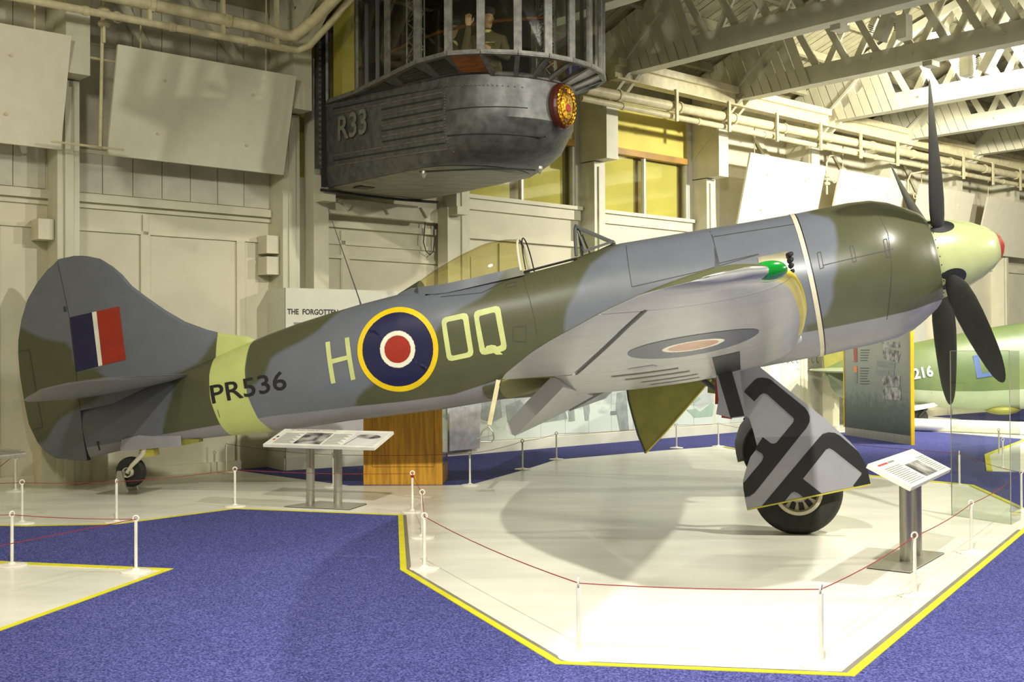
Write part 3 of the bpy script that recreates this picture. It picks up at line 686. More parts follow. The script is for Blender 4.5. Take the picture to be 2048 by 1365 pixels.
# panel lines
def conf_line(px, off=.45, w_=.007, par=None, fy=fus_y):
    P_ = side(px, off); qs = []
    for a, b in zip(P_[:-1], P_[1:]):
        a = np.array(a); b = np.array(b); d = b-a; L = np.linalg.norm(d)
        if L < 1e-4: continue
        nn = np.array([-d[1], d[0]])/L*w_/2; qs.append([tuple(a-nn), tuple(b-nn), tuple(b+nn), tuple(a+nn)])
    return conform(qs, M['panel'], 'panel_line', fy=fy, grid=.05, off=.003, parent=par)
for L_ in ([(1250, 489), (1265, 575)], [(1265, 575), (1400, 545), (1516, 512)], [(1420, 459), (1425, 473), (1438, 529)], [(1425, 473), (1590, 448)], [(1438, 529), (1516, 511)], [(1641, 535), (1780, 502)], [(1755, 428), (1770, 470), (1776, 540), (1772, 640)],
           [(1694, 497), (1701, 496), (1706, 527), (1699, 529), (1694, 497)], [(1760, 484), (1767, 482), (1773, 517), (1766, 519), (1760, 484)], [(1630, 510), (1637, 508), (1642, 540), (1635, 542), (1630, 510)],
           [(1027, 655), (1054, 652), (1053, 684), (1028, 683), (1027, 655)], [(1008, 567), (1030, 562), (1028, 572), (1010, 575), (1008, 567)], [(1040, 545), (1060, 600), (1072, 645), (1075, 670)], [(875, 593), (960, 585), (1038, 545)], [(300, 860), (300, 872)], [(417, 822), (420, 838)]):
    conf_line(L_)
conform([side([(1428, 492), (1447, 558), (1440, 570), (1426, 560), (1431, 520)], .6)], M['frame'], 'exhaust_fairing', off=.006)
conform([side([(1516, 514), (1576, 502), (1586, 545), (1522, 556)], .68)], M['metal'], 'exhaust_shield', off=.008)
mb = MB()
for q in range(4):
    c = onbody(1579+q*2.2, 508+q*11, (0, .70, 0), (0, 1, 0)); mb.tube([(c[0]-.02, .66, c[2]), (c[0]+.02, .73, c[2]-.01)], .022, 10)
mb.build('exhaust_stubs', M['black'], fuse)
# wing root fillet bulge line on the rear fuselage
# --- spinner
sp = [(-.609, .0), (-.606, .03), (-.58, .095), (-.54, .145), (-.465, .21), (-.34, .283), (-.209, .335), (-.077, .372), (.06, .398), (.13, .402), (.135, .38)]
mb = MB(); mb.lathe([(r_, u_) for u_, r_ in sp[3:]], (0, 0, 0), 'x', 64); o_sp = mb.build('spinner', M['spin'], plane, smooth=50)
mb = MB(); mb.lathe([(r_+.001, u_-.0005) for u_, r_ in sp[:4]], (0, 0, 0), 'x', 48); mb.build('red_spinner_tip', M['redp'], o_sp, smooth=50, label='red tip of the spinner')
mb = MB(); mb.loft([[(.10, .404*math.cos(a), .404*math.sin(a)) for a in np.linspace(0, 2*math.pi, 65)[:-1]], [(.104, .4045*math.cos(a), .4045*math.sin(a)) for a in np.linspace(0, 2*math.pi, 65)[:-1]]], cap=False); mb.build('spinner_seam', M['panel'], o_sp)
for i in range(30):
    a = 2*math.pi*i/30
    MB().tube([(.075, .396*math.cos(a), .396*math.sin(a)), (.075, .404*math.cos(a), .404*math.sin(a))], .006, 6).build('rivet', M['panel'], o_sp)
def spr(u_): return float(np.interp(u_, [a for a, b in sp], [b for a, b in sp]))
PH = R(38.2)
for k in range(4):
    a = PH+k*math.pi/2; bd = Vector((0, math.sin(a), math.cos(a))); tg = Vector((0, math.cos(a), -math.sin(a))); fw = Vector((-1, 0, 0))
    st = [(.24, .10, .10, 64), (.38, .12, .10, 58), (.48, .19, .075, 52), (.62, .25, .050, 46), (.85, .285, .034, 40), (1.1, .295, .026, 34), (1.35, .285, .020, 29), (1.6, .255, .016, 25), (1.75, .215, .013, 23), (1.86, .15, .010, 22), (1.92, .085, .007, 22), (1.943, .03, .004, 22)]
    rings2 = []
    for (r_, c_, th_, be) in st:
        be = R(be); cd = tg*math.cos(be)-fw*math.sin(be); nd = cd.cross(bd).normalized(); q = []
        for j in range(20):
            an = 2*math.pi*j/20; q.append(tuple(bd*r_+cd*(c_/2*math.cos(an))+nd*(th_/2*math.sin(an))))
        rings2.append(q)
    b_ = MB().loft(rings2).build('propeller_blade', M['blade'], plane, smooth=60)
    # dark opening round the blade root in the spinner
    q0 = []; q1 = []
    for j in range(28):
        an = 2*math.pi*j/28; uu = .15*math.cos(an)-.0; tt = .115*math.sin(an); rr_ = spr(uu)+.003
        ang = a+tt/rr_; q0.append((uu, rr_*math.sin(ang), rr_*math.cos(ang)))
    mb = MB(); mb.v = q0+[(0, (spr(0)+.02)*math.sin(a), (spr(0)+.02)*math.cos(a))]; mb.f = [(j, (j+1) % 28, 28) for j in range(28)]
    mb.build('blade_root_opening', M['serial'], o_sp)
# --- fin and rudder
def hinge(w_): return float(np.interp(w_, [-.26, .74, 1.355, 2.03], [9.385, 9.31, 9.28, 9.31]))
FIN = [(7.10, .60), (7.25, .715), (7.5, .795), (7.7, .887), (7.94, 1.03), (8.15, 1.21), (8.35, 1.41), (8.48, 1.55), (8.572, 1.70), (8.67, 1.82), (8.80, 1.935), (8.95, 2.0), (9.07, 2.033), (9.19, 2.043), (9.305, 2.026)]
RUD = [(9.315, 2.022), (9.461, 1.952), (9.611, 1.839), (9.772, 1.67), (9.891, 1.462), (9.973, 1.246), (10.005, 1.10), (10.033, .85), (10.04, .50), (10.034, .27), (10.003, .17), (9.969, .055), (9.898, -.063), (9.779, -.166), (9.552, -.235), (9.39, -.262)]
def fy_fin(u_, w_):
    le = np.interp(w_, [.60, .715, .795, .887, 1.03, 1.21, 1.41, 1.55, 1.70, 1.82, 1.935, 2.0, 2.043], [7.1, 7.25, 7.5, 7.7, 7.94, 8.15, 8.35, 8.48, 8.57, 8.67, 8.8, 8.95, 9.19])
    if w_ < .6: le = 7.1
    x = max(0, u_-le); L = max(.05, 9.35-le); e = max(0.0, min(1, x/L)); th = .010+.050*math.sin(min(1, e*1.6)*math.pi/2)*max(.25, min(1, (2.2-w_)/1.5))
    return th
rowsw = [.30, .45, .60, .715, .795, .887, .96, 1.03, 1.12, 1.21, 1.31, 1.41, 1.48, 1.55, 1.63, 1.70, 1.76, 1.82, 1.88, 1.935, 1.97, 2.0, 2.02, 2.036]
mb = MB(); rg = []
for w_ in rowsw:
    le = float(np.interp(w_, [.60, .715, .795, .887, 1.03, 1.21, 1.41, 1.55, 1.70, 1.82, 1.935, 2.0, 2.033, 2.043], [7.1, 7.25, 7.5, 7.7, 7.94, 8.15, 8.35, 8.48, 8.57, 8.67, 8.8, 8.95, 9.07, 9.19]))
    te = hinge(w_)-.004; q = []; base = max(0, .62-w_)
    for j in range(15):
        e = (j/14)**1.5; u_ = le+(te-le)*e; fyv = fy_fin(u_, w_)*(1 if j else 0)
        q.append((u_, fyv, w_))
    q += [(p[0], -p[1], p[2]) for p in q[::-1][:-1]]
    rg.append(q)
mb.loft(rg); fin = mb.build('tail_fin', M['paint'], plane, smooth=50); fields(fin, 'fin')
def te_r(w_): 
    pts = sorted([(b, a) for a, b in RUD]); return float(np.interp(w_, [p[0] for p in pts], [p[1] for p in pts]))
def fy_rud(u_, w_):
    h = hinge(w_); L = max(.03, te_r(w_)-h); return max(.004, .052*(1-(u_-h)/L)*min(1, max(.3, (2.15-w_)/1.2))+.004)
rg = []
for w_ in [-.262, -.25, -.235, -.20, -.166, -.11, -.063, 0, .055, .17, .27, .4, .5, .7, .85, 1.0, 1.1, 1.246, 1.35, 1.462, 1.57, 1.67, 1.76, 1.839, 1.9, 1.952, 1.99, 2.022]:
    a = hinge(w_)+.004; b = max(a+.02, te_r(w_)); q = []
    for j in range(9): u_ = a+(b-a)*j/8; q.append((u_, fy_rud(u_, w_) if j < 8 else .003, w_))
    q += [(p[0], -p[1], p[2]) for p in q[::-1]]
    rg.append(q)
rud = MB().loft(rg).build('rudder', M['paint'], plane, smooth=50); fields(rud, 'fin')
conf_line([(37, 703), (57, 700), (68, 765), (84, 855), (66, 860)], .03, .012, rud, fy_rud)
for (q, m_) in (([(138, 635), (182, 625), (197, 733), (153, 744)], 'rblu'), ([(182, 625), (191, 623), (205, 731), (197, 733)], 'rwht'), ([(191, 623), (236, 613), (252, 720), (205, 731)], 'rred')):
    conform([side(q, .06)], M['ublu'] if False else M[m_], 'fin_flash', fy=fy_fin, parent=fin)
conform([side([(125, 613), (131, 613), (132, 624), (126, 624)], .05)], M['panel'], 'hinge_slot', fy=fy_rud, parent=rud)
# --- tailplanes
def tailplane(sg):
    ys = [.03, .25, .5, .8, 1.1, 1.4, 1.6, 1.75, 1.9, 2.0, 2.08, 2.13, 2.16]
    rg = []; low = []
    for y in ys:
        le = float(np.interp(y, [0, 1.2, 1.75, 2.0, 2.1, 2.14, 2.16], [7.98, 7.95, 7.97, 8.05, 8.14, 8.22, 8.32])); te = float(np.interp(y, [0, 1.0, 1.25, 1.5, 1.75, 1.95, 2.08, 2.14, 2.16], [9.36, 9.33, 9.24, 9.06, 8.84, 8.64, 8.52, 8.44, 8.36])); c_ = te-le; q = []
        w0 = .437
        for j in range(24):
            an = 2*math.pi*j/24; x = (1-math.cos(an))/2; t_ = .10*c_*2.2*(.2969*math.sqrt(x)-.126*x-.3516*x*x+.2843*x**3-.1015*x**4)*1.15+.001
            q.append((le+c_*x, sg*y, w0+(t_ if an < math.pi else -t_))); low.append(-.05 if an < math.pi-.01 else .05)
        rg.append(q)
    o = MB().loft(rg).build('tailplane', M['paint'], plane, smooth=60); fields(o, 'wing', {'low': np.array(low), 'yel': np.full(len(low), -1.)}); return o
tailplane(1); tailplane(-1)
# --- wings
LEt = [(0, 1.60), (1.2, 1.62), (2.4, 1.645), (3.25, 1.655), (3.99, 1.68), (4.65, 1.727), (5.23, 1.782), (5.69, 1.841), (5.79, 1.879), (5.93, 1.928), (6.03, 2.0), (6.12, 2.09), (6.155, 2.2), (6.163, 2.32)]
TEt = [(0, 4.22), (1.6, 4.20), (2.6, 4.10), (3.3, 3.97), (3.89, 3.80), (4.70, 3.467), (5.10, 3.268), (5.44, 3.066), (5.81, 2.849), (6.086, 2.636), (6.14, 2.5), (6.163, 2.36)]
def wc(y): return -.50 if y < 2.1 else -.50+(y-2.1)*(.39/4.06)
def tc_(y): return float(np.interp(y, [0, 2.1, 5.3, 5.8, 6.0, 6.1, 6.14, 6.16], [.150, .145, .11, .135, .16, .19, .19, .12]))
def thick(x): x = min(1, max(0, x)); return 5*(.2969*math.sqrt(x)-.126*x-.3516*x*x+.2843*x**3-.1015*x**4)
def wlow(u_, y, sgn=-1):
    y = abs(y); le, te = itp(LEt, y), itp(TEt, y); c = te-le; return wc(y)+sgn*(thick((u_-le)/c)*tc_(y)*c)
def hingeu(y): return float(np.interp(y, [0, 3.5, 3.6, 5.76], [3.60, 3.50, 3.35, 2.64]))
def wing_piece(name, ys, fa, fb, sg, nx=22, par=plane, m='wingpaint', cap=True):
    rg = []; low = []; yel = []
    for y in ys:
        a, b = fa(y), fb(y); q = []; le, te = itp(LEt, y), itp(TEt, y); c = te-le
        xs = [a+(b-a)*(1-math.cos(math.pi*i/nx))/2 if a < le+.01 else a+(b-a)*i/nx for i in range(nx+1)]
        for u_ in xs: q.append((u_, sg*y, wlow(u_, y, 1)+.0015)); low.append(-.05 if u_ > le+.01 else 0.0); yel.append(min(.055-(u_-le), (y-3.0)*.3, (5.93-y)*.4))
        for u_ in xs[::-1]:
            if u_ <= le+1e-5: continue
            q.append((u_, sg*y, wlow(u_, y, -1)-.0015)); low.append(.05); yel.append(min(.055-(u_-le), (y-3.0)*.3, (5.93-y)*.4))
        rg.append(q)
    mn = min(len(q) for q in rg); 
    mb = MB().loft(rg, cap=cap); o = mb.build(name, M[m], par, smooth=40)
    fields(o, 'wing', {'low': np.array(low), 'yel': np.array(yel)}); return o
for sg in (1, -1):
    LE = lambda y: itp(LEt, y)
    wroot = wing_piece('wing', list(np.linspace(.1, 3.56, 16)), LE, lambda y: hingeu(min(y, 3.5)), sg)
    wing_piece('outer_wing', list(np.linspace(3.565, 5.74, 14)), LE, lambda y: hingeu(max(y, 3.6)), sg, par=wroot)
    wing_piece('wing_tip', [5.745, 5.79, 5.85, 5.93, 5.98, 6.03, 6.08, 6.12, 6.14, 6.155, 6.16], LE, lambda y: itp(TEt, y), sg, par=wroot)
    wing_piece('aileron', list(np.linspace(3.61, 5.735, 14)), lambda y: hingeu(y)+.022, lambda y: itp(TEt, y), sg, nx=8)
    wing_piece('trailing_shroud', list(np.linspace(.45, 3.57, 8)), lambda y: hingeu(min(y, 3.5))+.0, lambda y: itp(TEt, y), sg, nx=8, par=wroot) if False else None
    # upper shroud over the flap well, olive underneath
    rg = []; rg2 = []
    for y in np.linspace(.45, 3.57, 9):
        h0 = hingeu(min(y, 3.5)); te = itp(TEt, y); xs = [h0+(te-h0)*i/6 for i in range(7)]
        rg.append([(u_, sg*y, wlow(u_, y, 1)+.002) for u_ in xs]+[(u_, sg*y, wlow(u_, y, 1)-.012) for u_ in xs[::-1]])
        rg2.append([(u_, sg*y, wlow(u_, y, 1)-.013) for u_ in xs]+[(u_, sg*y, wlow(u_, y, 1)-.018) for u_ in xs[::-1]])
    o = MB().loft(rg).build('flap_shroud', M['paint'], wroot, smooth=40); n_ = len(o.data.vertices); fields(o, 'wing', {'low': np.full(n_, -1.), 'yel': np.full(n_, -1.)})
    MB().loft(rg2).build('flap_well', M['olive'], wroot)
    mb = MB().prism([(hingeu(3.5), sg*3.56, wlow(3.5, 3.5, -1)), (itp(TEt, 3.56), sg*3.56, wlow(itp(TEt, 3.56), 3.56, 1)), (hingeu(3.5), sg*3.56, wlow(3.5, 3.5, 1))], (0, sg*.01, 0)); mb.build('flap_well_end', M['olive'], wroot)
    # flap hanging from its hinge
    rg = []
    for y in (.62, 1.5, 2.6, 3.50):
        f_ = (y-.62)/2.88; h0 = 3.60-.10*f_; wz = -.595+.145*f_; tu, tw_ = 4.03-.10*f_, -.735-.01*f_
        dx, dz = tu-h0, tw_-wz; L = math.hypot(dx, dz); dx /= L; dz /= L; nx_, nz_ = -dz, dx
        rg.append([(h0+dx*s_*L+nx_*t_, sg*y, wz+dz*s_*L+nz_*t_) for s_, t_ in ((0, .05), (.5, .055), (.93, .05), (1, .03), (1.02, -.02), (.98, -.06), (.6, -.065), (.0, -.065), (-.03, 0))])
    o = MB().loft(rg).build('flap', M['wingpaint'], plane, smooth=35); n_ = len(o.data.vertices); fields(o, 'wing', {'low': np.full(n_, 1.), 'yel': np.full(n_, -1.)})
    # decals under the wing (roundel, walk line, slots)
    def under(polys, m, name, off=.004, grid=.08):
        bm = bmesh.new()
        for pl in polys: bm.faces.new([bm.verts.new((a, b, 0)) for a, b in pl])
        co = np.array([v.co[:] for v in bm.verts]); lo = co.min(0); hi = co.max(0)
        for ax_, i in (((1, 0, 0), 0), ((0, 1, 0), 1)):
            x = lo[i]+grid
            while x < hi[i]:
                p = [0, 0, 0]; p[i] = x; bmesh.ops.bisect_plane(bm, geom=bm.verts[:]+bm.edges[:]+bm.faces[:], plane_co=p, plane_no=ax_); x += grid
        for v in bm.verts: v.co.z = wlow(v.co.x, v.co.y, -1)-off; v.co.y *= sg
        bmesh.ops.triangulate(bm, faces=[f for f in bm.faces if len(f.verts) > 4])
        for f in bm.faces:
            f.normal_update()
            if f.normal.z > 0: f.normal_flip()
        me = bpy.data.meshes.new(name); bm.to_mesh(me); bm.free(); me.materials.append(m)
        o = bpy.data.objects.new(name, me); COL.objects.link(o); attach(o, wroot); return o
    RC = (2.46, 4.30)
    under(annulus(*RC, .43, .20), M['ublu'], 'under_roundel_ring'); under(annulus(*RC, .205, .165), M['rwht'], 'under_roundel_ring'); under(annulus(*RC, .167, 0), M['ured'], 'under_roundel_centre')
    for (u0, u1, y0, y1) in ((2.62, 3.12, 3.22, 3.30), (2.55, 3.05, 2.92, 3.00), (2.5, 2.95, 2.62, 2.68), (2.5, 2.9, 2.35, 2.40)):
        under([[(u0, y0), (u1, y0), (u1, y1), (u0, y1)]], M['grey'] if y0 > 9 else M['frame'], 'ejection_slot')
    under([[(2.16, 2.30), (2.36, 2.30), (2.36, 3.55), (2.16, 3.55)]], M['serial'], 'serial_stroke')
    under([[(2.75, 3.55), (2.95, 3.50), (2.97, 3.62), (2.78, 3.66)]], M['grey'], 'access_panel')
    q = []
    for (u0, y0, u1, y1) in ((2.64, 5.76, 3.34, 3.60), (2.84, 5.755, 2.64, 5.755)):
        d = np.array([u1-u0, y1-y0]); nn = np.array([-d[1], d[0]])/np.linalg.norm(d)*.009; q.append([(u0-nn[0], y0-nn[1]), (u1-nn[0], y1-nn[1]), (u1+nn[0], y1+nn[1]), (u0+nn[0], y0+nn[1])])
    under(q[:1], M['serial'], 'aileron_gap', off=.005)
    # navigation lamp lens at the tip leading edge
    if sg == 1:
        rg = []
        for i in range(11):
            an = math.pi*(i+.02)/10.04; rr_ = math.sin(an); uu = 1.985-.10*math.cos(an)
            rg.append([(uu, 5.95+.06*rr_*math.cos(a)+(uu-1.985)*.55, wc(5.93)+.004+.055*rr_*math.sin(a)) for a in np.linspace(0, 2*math.pi, 17)[:-1]])
        MB().loft(rg).build('navigation_lens', M['green_lens'], wroot, smooth=60, label='green wing tip lamp lens')
# belly fairing at wing root
mb = MB(); rg = []
for u_, hw, lo in ((1.45, .55, -.62), (1.7, .78, -.70), (2.3, .85, -.72), (3.2, .80, -.69), (3.8, .68, -.62), (4.3, .55, -.55), (4.7, .42, -.50)):
    rg.append([(u_, hw*math.cos(a), -.36+(lo+.36)*(-math.sin(a))*-1 if False else -.36+(abs(lo+.36))*math.sin(a)*(1 if math.sin(a) < 0 else .25)) for a in np.linspace(0, 2*math.pi, 25)[:-1]])
o = mb.loft(rg).build('wing_root_fairing', M['paint'], plane, smooth=60); n_ = len(o.data.vertices); co = np.array([v.co[:] for v in o.data.vertices]); fields(o)
a_ = o.data.attributes['under']; a_.data.foreach_set('value', (-.47-co[:, 2]+(co[:, 0] > 3.6)*-.15).astype(np.float32))
mb = MB(); mb.lathe([(0, -.10), (.04, -.09), (.058, -.04), (.06, .02), (.05, .2)], (1.62, .86, -.50), 'x', 20); mb.build('cannon_fairing', M['grey'], plane, smooth=60)
# --- canopy
def can(e):   # e 0 front 1 rear
    u_ = 4.09+(5.30-4.09)*e
    top = float(np.interp(u_, [4.05, 4.10, 4.25, 4.45, 4.74, 5.04, 5.2, 5.29], [1.085, 1.108, 1.134, 1.136, 1.072, .975, .905, .865]))
    hw = float(np.interp(u_, [4.05, 4.4, 5.0, 5.29], [.285, .30, .235, .13])); sill = float(np.interp(u_, [4.05, 4.5, 4.95, 5.29], [.775, .765, .775, .82]))
    return u_, top, hw, sill
rg = []
for i in range(19):
    u_, top, hw, sill = can(i/18); rg.append([(u_, hw*math.cos(a)*1.04, sill+(top-sill)*max(0, math.sin(a))**.9) for a in np.linspace(0, math.pi, 25)])
cn = MB().loft(rg, cap=False, closed=False).build('canopy', M['canopy'], plane, smooth=80, label='clear bubble canopy slid back')
for uu, hw_, r_ in ((4.085, .293, .014), (4.035, .283, .007)):
    u_, top, hw, sill = can(0); MB().tube([(uu-.0, hw_*math.cos(a)*1.04, sill-.03+(top+.03-sill)*max(0, math.sin(a))**.9) for a in np.linspace(0, math.pi, 27)], r_, 8).build('canopy_arch', M['seam'] if r_ > .01 else M['black'], cn, smooth=60)
mb = MB()
for sg in (1, -1):
    top_l = [can(i/12)[0] for i in range(13)]
    P_ = [(can(i/12)[0], sg*(can(i/12)[2]*1.05+.004), can(i/12)[3]+.012) for i in range(13)]; Q_ = [(4.05+(5.49-4.05)*i/12, sg*(float(np.interp(4.05+(5.49-4.05)*i/12, [4.05, 5.0, 5.49], [.33, .30, .06]))), float(np.interp(4.05+(5.49-4.05)*i/12, [4.05, 4.95, 5.49], [.69, .685, .80]))) for i in range(13)]
    k0 = len(mb.v); mb.v += P_+Q_+[(p[0], p[1]-sg*.02, p[2]) for p in P_]+[(p[0], p[1]-sg*.02, p[2]) for p in Q_]
    for i in range(12): mb.f += [(k0+i, k0+i+1, k0+13+i+1, k0+13+i), (k0+26+i, k0+26+i+1, k0+39+i+1, k0+39+i), (k0+i, k0+i+1, k0+26+i+1, k0+26+i), (k0+13+i, k0+14+i, k0+40+i, k0+39+i)]
    mb.f += [(k0, k0+13, k0+39, k0+26)]
mb.build('canopy_frame', M['paint'], cn, smooth=30)
fields([c for c in cn.children if c.name.startswith('canopy_frame')][0])
rg = []
for i in range(5):
    e = i/4; u_ = 5.22+.27*e; hw = .17*(1-e)+.02; rg.append([(u_, hw*math.cos(a), .76+(.145-.09*e)*math.sin(a)) for a in np.linspace(0, math.pi, 13)])
MB().loft(rg).build('canopy_tail', M['frame'], cn, smooth=60)
# --- windscreen
mb = MB()
arch = [(3.50, .275, .77), (3.48, .255, .93), (3.465, .19, 1.055), (3.46, .08, 1.10), (3.46, -.08, 1.10), (3.465, -.19, 1.055), (3.48, -.255, .93), (3.50, -.275, .77)]
mb.tube(arch, .017, 8)
for sg in (1, -1):
    mb.bar((3.46, sg*.10, 1.095), (3.12, sg*.12, .85), .03, .03); mb.bar((3.12, sg*.12, .85), (3.42, sg*.27, .80), .025, .025)
    mb.bar((3.44, sg*.2, 1.03), (3.40, sg*.26, .80), .014, .014)
mb.bar((3.12, -.12, .85), (3.12, .12, .85), .03, .03)
ws = mb.build('windscreen_frame', M['frame'], plane)
mb = MB(); mb.prism([(3.45, .10, 1.09), (3.45, -.10, 1.09), (3.12, -.12, .855), (3.12, .12, .855)], (-.008, 0, .01))
for sg in (1, -1): mb.prism([(3.46, sg*.10, 1.09), (3.47, sg*.19, 1.05), (3.48, sg*.255, .93), (3.5, sg*.275, .78), (3.12, sg*.12, .85)], (0, sg*.005, 0))
mb.build('windscreen_pane', M['glass'], ws)
# aerial
a_ = onbody(655, 415, (0, 0, 0), (0, 1, 0)); b_ = onbody(722, 609, (0, 0, 0), (0, 1, 0))
MB().tube([tuple(b_-np.array([0, 0, .03])), tuple(b_+(a_-b_)*.05), tuple(a_)], [.012, .007, .003], 8).build('whip_aerial', M['serial'], plane)
# --- main undercarriage
def wheel(name, c, y, wdt, R_, rimR, parent, axis_off=0):
    T = MB().lathe([(rimR, -wdt*.36), (R_*.78, -wdt*.48), (R_*.9, -wdt*.45), (R_*.965, -wdt*.33), (R_, -wdt*.16), (R_, wdt*.16), (R_*.965, wdt*.33), (R_*.9, wdt*.45), (R_*.78, wdt*.48), (rimR, wdt*.36)], (c[0], y, c[1]), 'y', 64).build(name, M['tyre'], parent, smooth=40)
    for sgn in (1, -1):
        mb = MB(); y_ = y+sgn*(wdt*.36+.036)
        mb.loft([[(c[0]+rr_*math.cos(a), y_+sgn*h_, c[1]+rr_*math.sin(a)) for a in np.linspace(0, 2*math.pi, 41)[:-1]] for rr_, h_ in ((rimR*1.03, -.04), (rimR*1.02, .02), (rimR*.88, .02), (rimR*.84, -.03), (rimR*.45, -.035), (rimR*.40, -.01), (rimR*.2, .01), (.001, .012))], cap=False)
        mb.build('wheel_rim', M['rim'], T, smooth=40)
        for i in range(12):
            a = 2*math.pi*i/12; p = (c[0]+rimR*.65*math.cos(a), c[1]+rimR*.65*math.sin(a)); 
            d = (math.cos(a), math.sin(a)); e = (-d[1], d[0]); q = []
            for s1, s2 in ((-.14, -.16), (-.17, .16), (.17, .2), (.17, -.2)): q.append((p[0]+d[0]*s1*rimR+e[0]*s2*rimR*.6, y_+sgn*-.028, p[1]+d[1]*s1*rimR+e[1]*s2*rimR*.6))
            MB().prism(q, (0, sgn*.003, 0)).build('rim_slot', M['black'], T)
    return T
for sg in (1, -1):
    yv = 1.93*sg; c = (1.90, -1.748)
    T = wheel('main_wheel', c, yv, .225, .372, .195, plane)
    g = MB().tube([(2.18, yv, -.62), (2.08, yv-sg*.0, -1.15), (2.0, yv-sg*.16, -1.45), (1.92, yv-sg*.17, -1.72)], [.055, .055, .042, .05], 14).build('gear_leg', M['white_paint'], plane, smooth=50)
    MB().tube([(1.9, yv-sg*.20, c[1]), (1.9, yv+sg*.10, c[1])], .035, 14).build('axle', M['rim'], g)
    MB().tube([(2.55, yv-sg*.3, -.62), (2.10, yv-sg*.03, -1.12)], .025, 10).build('drag_strut', M['frame'], g)
    MB().tube([(2.0, yv-sg*.18, -1.3), (1.97, yv-sg*.22, -1.5), (1.92, yv-sg*.2, -1.65)], .008, 6).build('brake_hose', M['serial'], g)
    # doors: outline measured on the plane of the door
    yd = 2.15
    D_ = [onbody(x, y, (0, yd, 0), (0, 1, 0)) for x, y in [(1472, 734), (1513, 729), (1580, 783), (1650, 838), (1700, 884), (1716, 903), (1728, 925), (1737, 950), (1741, 968), (1620, 992), (1494, 1019), (1489, 995), (1486, 962), (1492, 940), (1501, 915), (1515, 897), (1508, 868), (1499, 838), (1489, 830), (1480, 790)]]
    dr = MB().prism([(p[0], sg*yd, p[2]) for p in D_], (0, -sg*.022, 0)).build('gear_door', M['grey'], plane)
    e0 = [D_[8], D_[10]]
    MB().bar((e0[0][0], sg*(yd-.02), e0[0][2]-.006), (e0[1][0], sg*(yd-.02), e0[1][2]-.006), .05, .012).build('door_edge', M['gold'], dr)
    z5 = lambda pts: [(1450+x/3.69, 720+y/3.69) for x, y in pts]
    strokes = [z5(q) for q in (
        [(143, 240), (150, 222), (216, 152), (240, 136), (275, 132), (315, 138), (340, 150), (590, 355), (612, 385), (626, 420), (624, 460), (600, 505), (560, 552), (245, 950), (215, 985), (180, 1008), (148, 1014), (136, 960), (133, 910), (150, 895), (275, 745), (284, 715), (275, 695), (220, 660), (278, 572), (340, 618), (360, 621), (380, 612), (505, 460), (510, 440), (500, 425), (310, 255), (285, 247), (262, 258), (216, 308)],
        [(272, 1080), (690, 580), (720, 548), (765, 535), (810, 540), (850, 562), (980, 675), (1020, 740), (1050, 800), (1075, 920), (962, 944), (945, 930), (1005, 850), (1008, 835), (990, 820), (800, 668), (770, 652), (745, 662), (574, 880), (716, 990), (585, 1022), (540, 985), (512, 974), (490, 982), (440, 1045)])]
    for st_ in strokes:
        pl = [onbody(x, y, (0, yd, 0), (0, 1, 0)) for x, y in st_]
        MB().prism([(p[0], sg*(yd+.0005), p[2]) for p in pl], (0, sg*.003, 0)).build('black_letter_stroke', M['serial'], dr)
    # upper leg fairing with stripe
    yu = 2.30
    U_ = [onbody(x, y, (0, yu, 0), (0, 1, 0)) for x, y in [(1431, 742), (1478, 730), (1492, 834), (1464, 837), (1432, 829), (1437, 800)]]
    uf = MB().prism([(p[0], sg*yu, p[2]) for p in U_], (0, -sg*.015, 0)).build('leg_fairing', M['grey'], plane)
    U_ = [onbody(x, y, (0, yu, 0), (0, 1, 0)) for x, y in [(1433, 742), (1461, 734), (1489, 832), (1461, 836)]]
    MB().prism([(p[0], sg*(yu+.0005), p[2]) for p in U_], (0, sg*.003, 0)).build('black_letter_stroke', M['serial'], uf)
    for q in ([(1431, 755), (1438, 757), (1437, 809), (1430, 809)], [(1443, 831), (1464, 834), (1464, 839), (1443, 836)]):
        pl = [onbody(x, y, (0, yu-.05, 0), (0, 1, 0)) for x, y in q]; MB().prism([(p[0], sg*(yu-.05), p[2]) for p in pl], (0, -sg*.02, 0)).build('red_edge', M['redp'], uf, label='red inner edge of the leg fairing')
    # inner wheel door hanging beside the centreline
    yi = .16
    I_ = [onbody(x, y, (0, yi, 0), (0, 1, 0)) for x, y in [(1252, 760), (1257, 800), (1266, 835), (1276, 870), (1291, 907), (1330, 866), (1376, 813), (1422, 760), (1420, 735), (1256, 745)]]
    idr = MB().prism([(p[0], sg*yi, p[2]) for p in I_], (0, -sg*.02, 0)).build('inner_wheel_door', M['olive'], plane)
    MB().tube([(p[0], sg*(yi+.004), p[2]) for p in I_[4:8]], .010, 6).build('door_rib', M['gold'], idr)
    MB().tube([(p[0], sg*(yi+.002), p[2]) for p in I_[0:5]], .011, 6).build('door_rib', M['frame'], idr)
pl = [onbody(x, y, (0, -2.2, 0), (0, 1, 0)) for x, y in [(1417, 740), (1440, 740), (1440, 789), (1415, 786)]]
MB().prism([(p[0], -2.2, p[2]) for p in pl], (0, .02, 0)).build('far_leg_fairing', M['olive'], plane)
